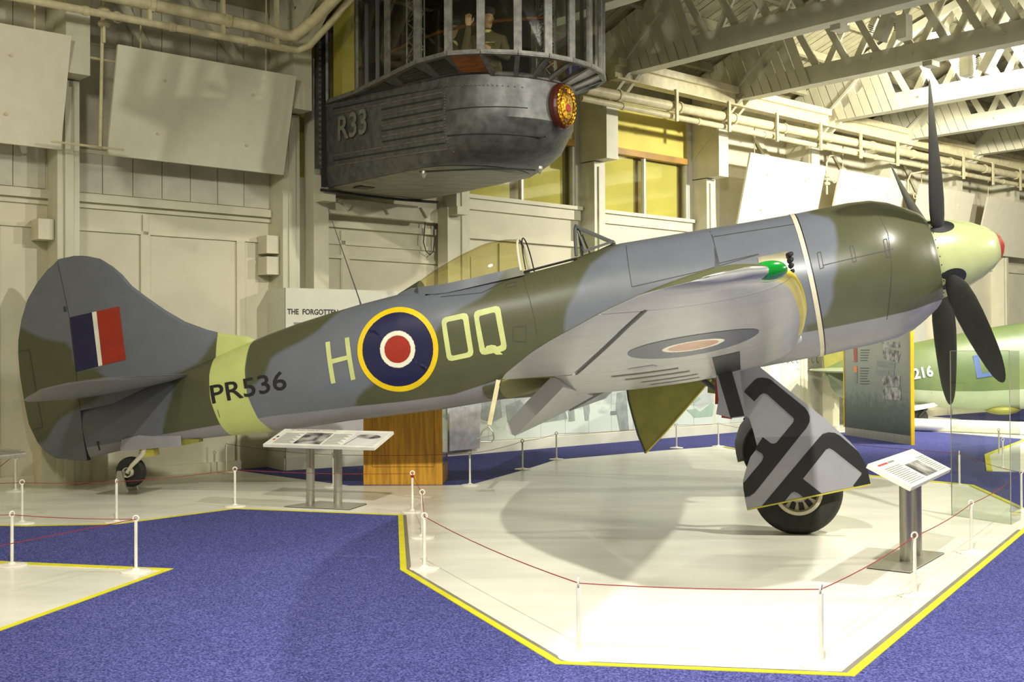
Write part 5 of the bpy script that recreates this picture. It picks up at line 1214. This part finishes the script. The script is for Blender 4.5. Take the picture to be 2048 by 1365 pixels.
# figures and vehicle silhouettes printed on the mural
def print_poly(pts, m, off=.016):
    P_ = [onplane(x, y, ma+mn*off, mn) for x, y in pts]; MB().prism([tuple(p) for p in P_], tuple(mn*.001)).build('mural_print', M[m], MW)
M['mur_d'] = mat('mural_grey_ink', (150, 156, 150), .35, var=.1, scale=8); M['mur_g'] = mat('mural_green_ink', (160, 182, 164), .35)
for q in ([(1165, 800), (1172, 792), (1178, 800), (1180, 822), (1176, 842), (1170, 842), (1168, 822)], [(1136, 815), (1142, 808), (1148, 815), (1150, 842), (1138, 844)], [(965, 790), (1000, 785), (1004, 835), (985, 845), (962, 838)], [(1012, 812), (1040, 800), (1055, 820), (1040, 850), (1016, 852)], [(1234, 786), (1252, 782), (1258, 860), (1240, 862), (1232, 820)], [(1085, 832), (1130, 820), (1135, 838), (1088, 846)]):
    print_poly(q, 'mur_d')
for q in ([(1372, 820), (1392, 818), (1400, 824), (1416, 812), (1424, 804), (1428, 812), (1426, 830), (1424, 833), (1388, 836), (1382, 828)], [(1383, 803), (1398, 795), (1402, 799), (1390, 806)]): print_poly(q, 'mur_g')
print_poly([(1221, 823), (1233, 822), (1233, 830), (1221, 831)], 'print_grey')
# right hand white area: heading in outlined loops and subtitle
p_ = onplane(1566, 727, ma+mn*.02, mn)
hp = onplane(1594, 741, ma+mn*.02, mn); text('subtitle', 'The RAF in the Far East', .045, tuple(hp), tuple(md), (0, 0, 1), M['print_grey'], MW, width=.62)
for i in range(9):
    c = onplane(1556+i*10, 719, ma+mn*.02, mn)
    MB().tube([tuple(c+md*(.05*math.cos(a))+np.array([0, 0, .075*math.sin(a)])) for a in np.linspace(.4*(i % 3), 5.6, 16)], .006, 5).build('outlined_letter', M['print_grey'], MW)

gp = [onplane(x, y, ma+mn*.12, mn) for x, y in [(899, 820), (960, 810), (960, 897), (899, 903)]]
MB().prism([tuple(p) for p in gp], tuple(mn*.002)).build('grey_photo', mat('grey_photo_print', (186, 184, 188), .4, c2=(160, 158, 162), scale=8), MW)
# cream pillar seen behind the leg fairing
tp_ = wl(1662, 800, .62)[0]; o = MB().wbox(tp_-.12, tp_+.12, .5, .74, 0, 2.6).build('timber_pillar', M['cream']); tag(o, 'cream square pillar standing behind the landing gear door', 'pillar')
# ================================================================== OAK CASE
c0 = np.array(G(727, 971)); c1 = np.array(G(885, 971)); c2 = np.array(G(897, 954))
cd = (c1-c0)/np.linalg.norm(c1-c0); cn_ = np.array([cd[1], -cd[0], 0]); W_ = np.linalg.norm(c1-c0); DP = .62
CS = empty('display_case', tuple((c0+c1)/2-cn_*.3), 'tall oak veneered display case with glass side under the fighter fuselage', 'case')
xbox(c0, cd, cn_, 0, W_, -DP, 0, 0, .22).build('plinth', M['case'], CS)
xbox(c0, cd, cn_, 0, W_, -.03, 0, .22, 1.72).build('back_panel', M['case'], CS)
for (a, b, z0, z1) in ((.10, W_-.10, .21, .216), (.10, W_-.10, 1.66, 1.666)): xbox(c0, cd, cn_, a, b, -.0, .002, z0, z1).build('groove', M['casein'], CS)
for a in (.10, W_-.10): xbox(c0, cd, cn_, a, a+.006, -.0, .002, .21, 1.666).build('groove', M['casein'], CS)
for a in (0, W_-.008): xbox(c0, cd, cn_, a, a+.008, -DP, -.03, .22, 1.72).build('glass_side', M['glass'], CS)
xbox(c0, cd, cn_, 0, W_, -DP, -DP+.008, .22, 1.72).build('glass_front', M['glass'], CS)
for a in (0, W_-.02): xbox(c0, cd, cn_, a, a+.02, -DP, -DP+.02, .22, 1.72).build('corner_strip', M['case'], CS)
xbox(c0, cd, cn_, 0, W_, -DP, 0, 1.72, 1.80).build('case_top', M['case'], CS)
# ================================================================== TALL INFORMATION PANEL
t0 = np.array(G(1690, 871)); t1 = np.array(G(1822, 891)); td = (t1-t0)/np.linalg.norm(t1-t0); tn = np.array([td[1], -td[0], 0]); tn = -tn if tn[1] > 0 else tn; TW = np.linalg.norm(t1-t0)
def tall_mat():
    m, n, l, b = nt('grey_print')
    g = n.new('ShaderNodeNewGeometry'); sp_ = n.new('ShaderNodeSeparateXYZ'); l.new(g.outputs['Position'], sp_.inputs[0])
    nz = n.new('ShaderNodeTexNoise'); nz.inputs['Scale'].default_value = 9; nz.inputs['Detail'].default_value = 8; l.new(g.outputs['Position'], nz.inputs[0])
    mr = n.new('ShaderNodeMapRange'); mr.inputs[1].default_value = .2; mr.inputs[2].default_value = 1.6; l.new(sp_.outputs[2], mr.inputs[0])
    cr = n.new('ShaderNodeValToRGB'); e = cr.color_ramp.elements; e[0].color = lin((66, 72, 68)); e[1].color = lin((150, 154, 140)); x = e.new(.45); x.color = lin((122, 128, 118)); x = e.new(.28); x.color = lin((88, 94, 86))
    ad = n.new('ShaderNodeMath'); ad.operation = 'MULTIPLY_ADD'; ad.inputs[1].default_value = .35; l.new(nz.outputs[0], ad.inputs[0]); sb_ = n.new('ShaderNodeMath'); sb_.operation = 'SUBTRACT'; sb_.inputs[1].default_value = .17; l.new(mr.outputs[0], sb_.inputs[0]); l.new(sb_.outputs[0], ad.inputs[2])
    l.new(ad.outputs[0], cr.inputs[0]); l.new(cr.outputs[0], b.inputs['Base Color']); b.inputs['Roughness'].default_value = .4; return m
M['tall'] = tall_mat()
TP = empty('display_board', tuple((t0+t1)/2), 'tall grey display board with yellow edges and small photographs behind the propeller', 'board')
xbox(t0, td, tn, 0, TW, -.05, 0, .15, 2.15).build('printed_face', M['tall'], TP); xbox(t0, td, tn, 0, TW, -.05, .0, 0, .15).build('base_strip', M['alu'], TP)
xbox(t0, td, tn, TW, TW+.03, -.05, .01, 0, 2.15).build('yellow_edge', M['yedge'], TP); xbox(t0, td, tn, -.035, 0, -.05, .01, .15, 2.15).build('yellow_edge', M['yedge'], TP)
xbox(t0, td, tn, 0, TW, -.05, .0, 2.15, 2.2).build('top_strip', M['alu'], TP)
def tp_poly(pts, m, name):
    P_ = [onplane(x, y, t0+tn*.004, tn) for x, y in pts]; MB().prism([tuple(p) for p in P_], tuple(tn*.002)).build(name, M[m], TP)
tp_poly([(1707, 697), (1714, 696), (1714, 725), (1708, 725)], 'print_red', 'printed_bar'); tp_poly([(1708, 733), (1714, 733), (1714, 745), (1708, 745)], 'orange', 'printed_bar'); tp_poly([(1709, 745), (1714, 745), (1714, 768), (1709, 768)], 'print_grey', 'printed_bar')
for q in ([(1763, 685), (1798, 684), (1800, 695), (1764, 696)], [(1766, 696), (1802, 704), (1796, 726), (1766, 718)], [(1765, 752), (1800, 752), (1800, 774), (1764, 774)], [(1766, 775), (1802, 776), (1802, 801), (1766, 800)]): tp_poly(q, 'photo', 'printed_photo')
for q in ([(1754, 722), (1790, 727), (1789, 739), (1753, 732)], [(1750, 741), (1776, 741), (1778, 750), (1752, 750)], [(1778, 740), (1788, 740), (1788, 752), (1779, 752)]): tp_poly(q, 'print_grey', 'printed_photo')
for i in range(14):
    y = 700+i*5.2
    if 725 < y < 733: continue
    tp_poly([(1721, y), (1721+18-(i*7 % 6), y), (1721+18-(i*7 % 6), y+1.3), (1721, y+1.3)], 'print_dark', 'text_line')
# ================================================================== SECOND AIRCRAFT
M['green2'] = mat('olive_green_paint', (112, 124, 70), .4, var=.10, scale=1.0, c2=(88, 104, 66)); M['pale2'] = mat('pale_green_underside', (158, 168, 140), .4, var=.03)
bp0 = np.array(G(1838, 857)); BY = bp0[1]
A2d = np.array([.985, -.17, 0]); A2u = np.array([0, 0, 1.]); A2n = np.array([-.17, -.985, 0])
B0 = onplane(1690, 745, (bp0[0], bp0[1], 0), A2n)
def b2(s_, y, z): return tuple(B0+A2d*s_+A2n*y+A2u*z)
def s2(x, y, off=0):
    p = onplane(x, y, B0+A2n*off, A2n)-B0; return float(p@A2d), float(p[2])
PL2 = empty('fighter_aircraft', (bp0[0], bp0[1], 0), 'olive green fighter with white 216 serial and blue L parked behind the propeller', 'aircraft')
tops = [s2(x, y) for x, y in [(1650, 735), (1690, 716), (1760, 700), (1828, 686), (1900, 671), (1960, 659), (2048, 645), (2200, 625), (2500, 600)]]
bots = [s2(x, y) for x, y in [(1650, 748), (1690, 782), (1760, 800), (1828, 808), (1880, 815), (1960, 820), (2048, 818), (2200, 816), (2500, 800)]]
def st2(s_): 
    a = np.interp(s_, [p[0] for p in tops], [p[1] for p in tops]); b = np.interp(s_, [p[0] for p in bots], [p[1] for p in bots]); return a, b, float(np.interp(s_, [tops[0][0], tops[0][0]+2, tops[-1][0]], [.08, .38, .60]))
rg = []; 
for s_ in np.linspace(tops[0][0], tops[-1][0], 60):
    a, b, h = st2(s_); c = (a+b)/2; hh = (a-b)/2; k_ = 1 if s_ < tops[-1][0]-.5 else math.sqrt(max(.12, 1-((s_-tops[-1][0]+.5)/.52)**2)); rg.append([b2(s_, h*k_*math.cos(q), c+hh*k_*math.sin(q)) for q in np.linspace(0, 2*math.pi, 41)[:-1]])
f2 = MB().loft(rg).build('fuselage', M['green2'], PL2, smooth=60)
rg = []
for s_ in np.linspace(tops[0][0]+.05, tops[-1][0]-.5, 44):
    a, b, h = st2(s_); c = (a+b)/2; hh = (a-b)/2+.004; h += .004; rg.append([b2(s_, h*math.cos(q), c+hh*math.sin(q)) for q in np.linspace(math.pi+.55, 2*math.pi-.55, 16)])
MB().loft(rg, cap=False, closed=False).build('pale_underside', M['pale2'], f2, smooth=60)
def p2(pts, y0, th, m, name, par=PL2):
    P_ = [s2(x, y, y0) for x, y in pts]; return MB().prism([b2(a, y0, b) for a, b in P_], tuple(-A2n*th)).build(name, M[m], par)
p2([(1645, 640), (1690, 640), (1735, 700), (1690, 718), (1650, 752), (1646, 700)], .05, .10, 'olive', 'tail_fin'); p2([(1655, 752), (1690, 742), (1694, 800), (1675, 792), (1662, 775)], .05, .10, 'pale2', 'lower_rudder')
rg = []
for i in range(7):
    y = 1.9*i/6; k_ = math.sqrt(max(.02, 1-(i/6.4)**2.4)); a, z = s2(1640, 770, 0); s0_ = a+.55-.75*k_; s1_ = a+.55+.55*k_
    rg.append([b2(s0_+(s1_-s0_)*(1-math.cos(q))/2, .2+y, z+.30+.05*k_*math.sin(q)) for q in np.linspace(0, 2*math.pi, 17)[:-1]])
MB().loft(rg).build('tailplane', M['pale2'], PL2, smooth=60)
rg = []
for i in range(7):
    y = 1.0*i/6; k_ = math.sqrt(max(.02, 1-(i/6.4)**2.4)); a, z = s2(1640, 770, 0); s0_ = a+.55-.75*k_; s1_ = a+.55+.55*k_
    rg.append([b2(s0_+(s1_-s0_)*(1-math.cos(q))/2, -.2-y, z+.30+.05*k_*math.sin(q)) for q in np.linspace(0, 2*math.pi, 17)[:-1]])
MB().loft(rg).build('tailplane', M['pale2'], PL2, smooth=60)
tz = s2(1838, 835)
w2 = MB(); wc_ = np.array(b2(tz[0]-.02, .0, tz[1])); RW = max(.15, wc_[2]-.03)
w2.loft([[tuple(wc_+A2d*(rr_*math.cos(a))+A2n*h_+A2u*(rr_*math.sin(a))) for a in np.linspace(0, 2*math.pi, 33)[:-1]] for rr_, h_ in ((.06, -.06), (RW*.85, -.09), (RW, -.04), (RW, .04), (RW*.85, .09), (.06, .06))]); w2.build('tail_wheel', M['tyre'], PL2, smooth=40)
MB().tube([tuple(wc_+A2n*.12), tuple(wc_+A2n*.10+A2d*.2+A2u*.25), tuple(wc_+A2d*.3+A2u*.42)], .03, 8).build('tail_strut', M['black'], PL2)
p2([(1828, 812), (1868, 806), (1876, 812), (1862, 816), (1830, 822)], .2, .02, 'exhibit', 'tail_wheel_door')
# belly cowl bulge
q_ = s2(2005, 822); rg = []
for i in range(9):
    e = i/8; k_ = math.sin(e*math.pi)**.6+.02; rg.append([b2(q_[0]-.35+.7*e, .22*k_*math.cos(a), q_[1]+.02+.10*k_*math.sin(a)) for a in np.linspace(0, 2*math.pi, 17)[:-1]])
MB().loft(rg).build('belly_duct', M['olive'], PL2, smooth=60)
def y2(s_, z): a, b, h = st2(s_); c = (a+b)/2; q = min(.98, abs((z-c)/((a-b)/2))); return h*math.sqrt(1-q*q)
def f2text(body, px, py, h, wd, m, bold=.02, slant=11):
    a = s2(px, py, .45); tm = text(None, body, h, (0, 0, 0), (1, 0, 0), (0, 1, 0), None, width=wd, bold=bold); c_, s_ = math.cos(R(slant)), math.sin(R(slant)); mb = MB()
    for (x, y, z) in tm.v: ss = a[0]+x*c_-y*s_; zz = a[1]+x*s_+y*c_; mb.v.append(b2(ss, y2(ss, zz)+.02, zz))
    mb.f = tm.f; mb.build('serial_lettering' if len(body) > 1 else 'code_letter', m, f2)
f2text('216', 1831, 760, .22, .36, M['white_paint'], .03)
f2text('L', 1955, 757, .44, .34, mat('blue_code', (80, 100, 160), .5), .02, 9)
# ================================================================== INFORMATION STANDS
def info_stand(hl, hr, ll_, lr, zh, zl, poles, base, label, kind):
    """four corners of the sloped board as pixels: high-left, high-right, low-left, low-right seen by its reader"""
    HL, HR, LL, LR = [Vector(G(*p, zh)) for p in (hl, hr)]+[Vector(G(*p, zl)) for p in (ll_, lr)]
    T = empty('information_stand', ((HL.x+LR.x)/2, (HL.y+LR.y)/2, 0), label, 'stand')
    X = ((HR-HL)+(LR-LL)).normalized(); Y = ((HL-LL)+(HR-LR))/2; Y = (Y-X*Y.dot(X)).normalized(); Z = X.cross(Y)
    wd = ((HR-HL).length+(LR-LL).length)/2; hg = ((HL-LL)+(HR-LR)).dot(Y)/2; O = (LL+LR)/2-X*wd/2
    if Z.z < 0: Z = -Z
    f = lambda a, b, c: tuple(O+X*(a*wd)+Y*(b*hg)+Z*c)
    def bx(a0, a1, b0, b1, z0, z1, name, m): return MB().quadbox([f(a0, b0, z0), f(a1, b0, z0), f(a1, b1, z0), f(a0, b1, z0), f(a0, b0, z1), f(a1, b0, z1), f(a1, b1, z1), f(a0, b1, z1)]).build(name, m, T)
    bx(0, 1, 0, 1, -.03, 0, 'sloped_board', M['white_paint'])
    if kind == 1:
        text('title', "His Majesty's Airship R33  Control Car", .035, f(.08, .88, .001), X, Y, M['print_red'], T, width=wd*.42)
        bx(.26, .50, .10, .78, .001, .003, 'printed_photo', M['photo']); bx(.70, .98, .08, .86, .001, .003, 'printed_photo', M['photo_sky'])
        # airship picture
        MB().loft([[tuple(Vector(f(.845+.11*math.cos(a)*k_, .62+.13*math.sin(a)*k_-.02*math.cos(a), c_))) for a in np.linspace(0, 6.283, 25)[:-1]] for k_, c_ in ((1, .0035), (.98, .005))]).build('printed_airship', M['photo'], T)
        MB().bar(f(.72, .10, .004), f(.765, .72, .004), .006, .002).build('printed_mast', M['print_dark'], T)
        for j in range(13):
            for a0, a1 in ((.07, .24), (.52, .68)): bx(a0, a1-.02*(j % 3), .12+j*.05, .135+j*.05, .001, .002, 'text_line', M['print_grey'])
        bx(.03, .05, .45, .53, .001, .002, 'printed_flag', M['print_dark']); bx(.03, .05, .28, .36, .001, .002, 'printed_flag', M['print_red'])
    else:
        bx(.07, .26, .82, .87, .001, .002, 'title_bar', M['print_red']); bx(.28, .40, .82, .87, .001, .002, 'title_bar', M['print_grey'])
        bx(.44, .74, .10, .62, .001, .003, 'printed_photo', M['photo'])
        for j in range(11):
            bx(.07, .40-.02*(j % 3), .10+j*.058, .118+j*.058, .001, .002, 'text_line', M['print_grey'])
            bx(.78, .95-.02*(j % 2), .10+j*.058, .118+j*.058, .001, .002, 'text_line', M['print_grey'])
    pz = (zh+zl)/2-.04
    for p in poles:
        q = Vector(G(*p)); t_ = (q-O).dot(Vector((Y.x, Y.y, 0)).normalized()); 
        MB().tube([(q.x, q.y, .012), (q.x, q.y, pz)], .043, 24).build('pole', M['alu'], T, smooth=60)
    B = [Vector(G(*p)) for p in base]; MB().prism([tuple(b) for b in B], (0, 0, .014)).build('base_plate', M['alu'], T)
    c = sum(B, Vector())/4; MB().prism([tuple(c+(b-c)*1.01+Vector((0, 0, .0))) for b in B], (0, 0, .005)).build('rubber_edge', M['serial'], T)
    return T
info_stand((555, 858), (772, 863), (526, 889), (748, 896), .76, .63, [(621, 1009), (676, 1010)], [(569, 1015), (640, 1005), (733, 1010), (698, 1021)], 'white sloped information stand about the airship, in front of the oak case', 1)
info_stand((1741, 926), (1831, 897), (1825, 976), (1901, 938), .78, .64, [(1812, 1126), (1832, 1114)], [(1734, 1138), (1820, 1148), (1888, 1109), (1803, 1101)], 'white sloped information stand beside the landing gear door', 2)
# ================================================================== BARRIER POSTS AND CORDS
def stanchion_proto(loc, label):
    T = empty('barrier_post', loc, label, 'post', 'low white barrier posts')
    x, y, z = loc
    MB().lathe([(.105, 0), (.107, .006), (.10, .012), (.03, .020), (.018, .03), (.0, .03)], loc, 'z', 32).build('base_disc', M['post'], T, smooth=30)
    MB().tube([(x, y, .02), (x, y, .355)], .0115, 12).build('pole', M['post'], T, smooth=60)
    MB().tube([(x+.020*math.cos(a), y, .377+.020*math.sin(a)) for a in np.linspace(0, 2*math.pi, 21)[:-1]], .0055, 8, closed=True).build('ring', M['post'], T, smooth=60)
    return T
posts = {}
plist = [('a', (44, 1048), 'barrier post near the left edge below the tail fin, rear row', .5), ('b', (233, 1046), 'barrier post just left of the tail wheel stand', 1.5), ('c', (470, 1014), 'barrier post between tail wheel and airship information stand', .1), ('d', (825, 1025), 'barrier post on the inner corner in front of the oak case', .1), ('e', (845, 1076), 'middle barrier post of the tight trio right of the blue carpet corner', .1), ('f', (849, 1139), 'nearest barrier post of the tight trio at the carpet corner', .3), ('g', (1158, 1316), 'barrier post in the bottom centre of the white floor', 1.4), ('h', (1643, 1333), 'barrier post nearest the bottom right yellow corner', 1.1), ('i', (1830, 1193), 'barrier post in front of the right information stand', .2), ('j', (1943, 1107), 'barrier post right of the right information stand', .2), ('k', (2043, 1024), 'barrier post at the far right edge beside the acrylic screen', .4),
         ('l', (452, 945), 'distant barrier post against the wall left of the display wall', .3), ('m', (667, 975), 'barrier post behind the airship information stand', .8), ('n', (940, 972), 'rear barrier post just right of the oak case', .2), ('o', (1045, 940), 'rear barrier post below the lowered flap', .1), ('p', (1113, 920), 'rear barrier post between flap and olive wheel door', .1), ('q', (1353, 897), 'rear barrier post just right of the olive wheel door', .1), ('r', (1437, 894), 'rear barrier post left of the far main wheel', .1), ('s', (1919, 973), 'barrier post on the far side behind the acrylic screen', 1.2),
         ('t', (24, 1133), 'barrier post on the left white island near the picture edge', 1.1), ('u', (272, 1145), 'barrier post at the tip of the left white island', .1), ('v', (1998, 912), 'distant barrier post behind the acrylic on the far white island, rear one', .3), ('w', (2006, 938), 'distant barrier post behind the acrylic on the far white island, front one', .3), ('x', (31, 984), 'faint barrier post by the wall at the left edge', .3)]
proto = None
for key, px, lab, rz in plist:
    l = Vector(G(*px))
    if proto is None: proto = stanchion_proto((0, 0, 0), lab); o = proto
    else: o = copy_tree(proto); o['label'] = lab
    o.location = l; o.rotation_euler = (0, 0, rz); posts[key] = l
# re-bind the copied parts (children share the prototype's local coordinates)
def cord(a, b, label, sag=.03, ext=None):
    A = (posts[a] if isinstance(a, str) else Vector(a))+Vector((0, 0, .372)); B = (posts[b] if isinstance(b, str) else Vector(b))+Vector((0, 0, .372))
    L = (B-A).length; s_ = sag*L/3
    o = MB().tube([A+(B-A)*t_-Vector((0, 0, 4*s_*t_*(1-t_))) for t_ in np.linspace(0, 1, 9)], .0028, 6).build('barrier_rope', M['rope'])
    tag(o, label, 'cord', 'thin red barrier cords')
nm = {k_: l_ for k_, p_, l_, r_ in plist}
def sh(k_): return nm[k_].replace('barrier post', 'post')
for a, b in ('ab', 'bc', 'cd', 'de', 'ef', 'fg', 'gh', 'hi', 'ij', 'jk', 'lm', 'mn', 'no', 'op', 'pq', 'qr', 'rs', 'sk', 'tu', 'vw'):
    cord(a, b, 'red cord from the %s' % sh(a))
cord('a', (-6.2, 10.6, 0), 'red cord running out of the picture at the left, rear row'); cord('t', tuple(posts['t']+Vector((-2, .2, 0))), 'red cord leaving the left edge from the island post')
cord('u', G(-330, 1300), 'red cord slanting across the left island towards the lower left', .0); cord('k', tuple(posts['k']+Vector((1.5, 1.0, 0))), 'red cord leaving the right edge beside the acrylic screen')
for lab, key in (('red end knot on the post in front of the oak case', 'd'),):
    p = posts[key]; o = MB().tube([p+Vector((0, 0, .335)), p+Vector((0, 0, .358))], .016, 10).build('cord_clamp', M['redp']); tag(o, lab, 'clamp')
# ================================================================== ACRYLIC SCREEN
a0 = np.array(G(1904, 1032)); a1 = np.array(G(2022, 1050)); ad_ = (a1-a0)/np.linalg.norm(a1-a0); an = np.array([ad_[1], -ad_[0], 0]); AW = np.linalg.norm(a1-a0)
AC = empty('acrylic_screen', tuple((a0+a1)/2), 'tall clear acrylic screen with return panel beside the barrier at the right edge', 'screen')
xbox(a0, ad_, an, 0, AW, 0, .008, 0, 1.53).build('sheet', M['acryl'], AC)
bk = np.array(G(2040, 1040)); bd_ = (bk-a1)/np.linalg.norm(bk-a1); bn = np.array([bd_[1], -bd_[0], 0]); xbox(a1, bd_, bn, 0, np.linalg.norm(bk-a1), 0, .008, 0, 1.53).build('return_sheet', M['acryl'], AC)
for p in (a1,): MB().tube([tuple(p), tuple(p+np.array([0, 0, 1.53]))], .004, 6).build('polished_edge', M['alu'], AC)
xbox(a0, ad_, an, 0, AW, 0, .009, 1.528, 1.532).build('top_edge', M['alu'], AC); xbox(a0, ad_, an, 0, .003, 0, .009, 0, 1.53).build('side_edge', M['alu'], AC)
# ================================================================== FAR WHITE FLOOR ISLANDS (painted platforms)
def isle(pts, lab):
    P_ = [Vector(G(*p)) for p in pts]; MB().prism([tuple(p+Vector((0, 0, .004))) for p in P_], (0, 0, .01)).build('floor_island', M['floor'], kind='structure')
isle([(1974, 912), (2080, 870), (2200, 880), (2200, 950), (2060, 946), (1980, 944)], '')
strip([Vector(G(*p)) for p in [(2080, 870), (1974, 912), (1979, 944)]], .07, 0, .02, M['yline'], 'trim_40')
isle([(1600, 868), (1832, 862), (2048, 880), (2250, 896), (2250, 880), (2048, 858), (1832, 845), (1600, 848)], '')
isle([(1832, 832), (1912, 839), (1922, 841), (1918, 853), (1832, 851)], '')
o = MB().tube([tuple(np.array(G(1800, 862))+np.array([0, 0, .13])), tuple(np.array(G(2250, 880))+np.array([0, 0, .13]))], .12, 24).build('white_tube', M['white_paint'], smooth=60); tag(o, 'long white tube lying on the far white floor under the olive fighter', 'tube')
# ================================================================== METAL FRAME END AT LEFT EDGE
z_ = .62; q0 = Vector(G(47, 909, z_)); q1 = Vector(G(-60, 920, z_)); q2 = Vector(G(-60, 897, z_+.03))
T = empty('metal_frame', (q1.x, q1.y, 0), 'bare metal tube frame end poking in at the left edge', 'frame')
MB().tube([q0, q1], .03, 14).build('tube', M['alu'], T, smooth=60); MB().tube([q0+Vector((-.03, .03, .02)), q2], .022, 14).build('tube', M['alu'], T, smooth=60)
MB().tube([q1, (q1.x, q1.y, 0)], .03, 14).build('leg', M['alu'], T, smooth=60); MB().tube([q2, (q2.x, q2.y, 0)], .03, 14).build('leg', M['alu'], T, smooth=60)
mb = MB().tube([tuple(q0+Vector((-.11, 0, -.03))), tuple(q0+Vector((-.25, 0, -.14))), tuple(q0+Vector((-.42, 0, -.17)))], .003, 6); o = mb.build('hanging_cord', M['rope'], T)
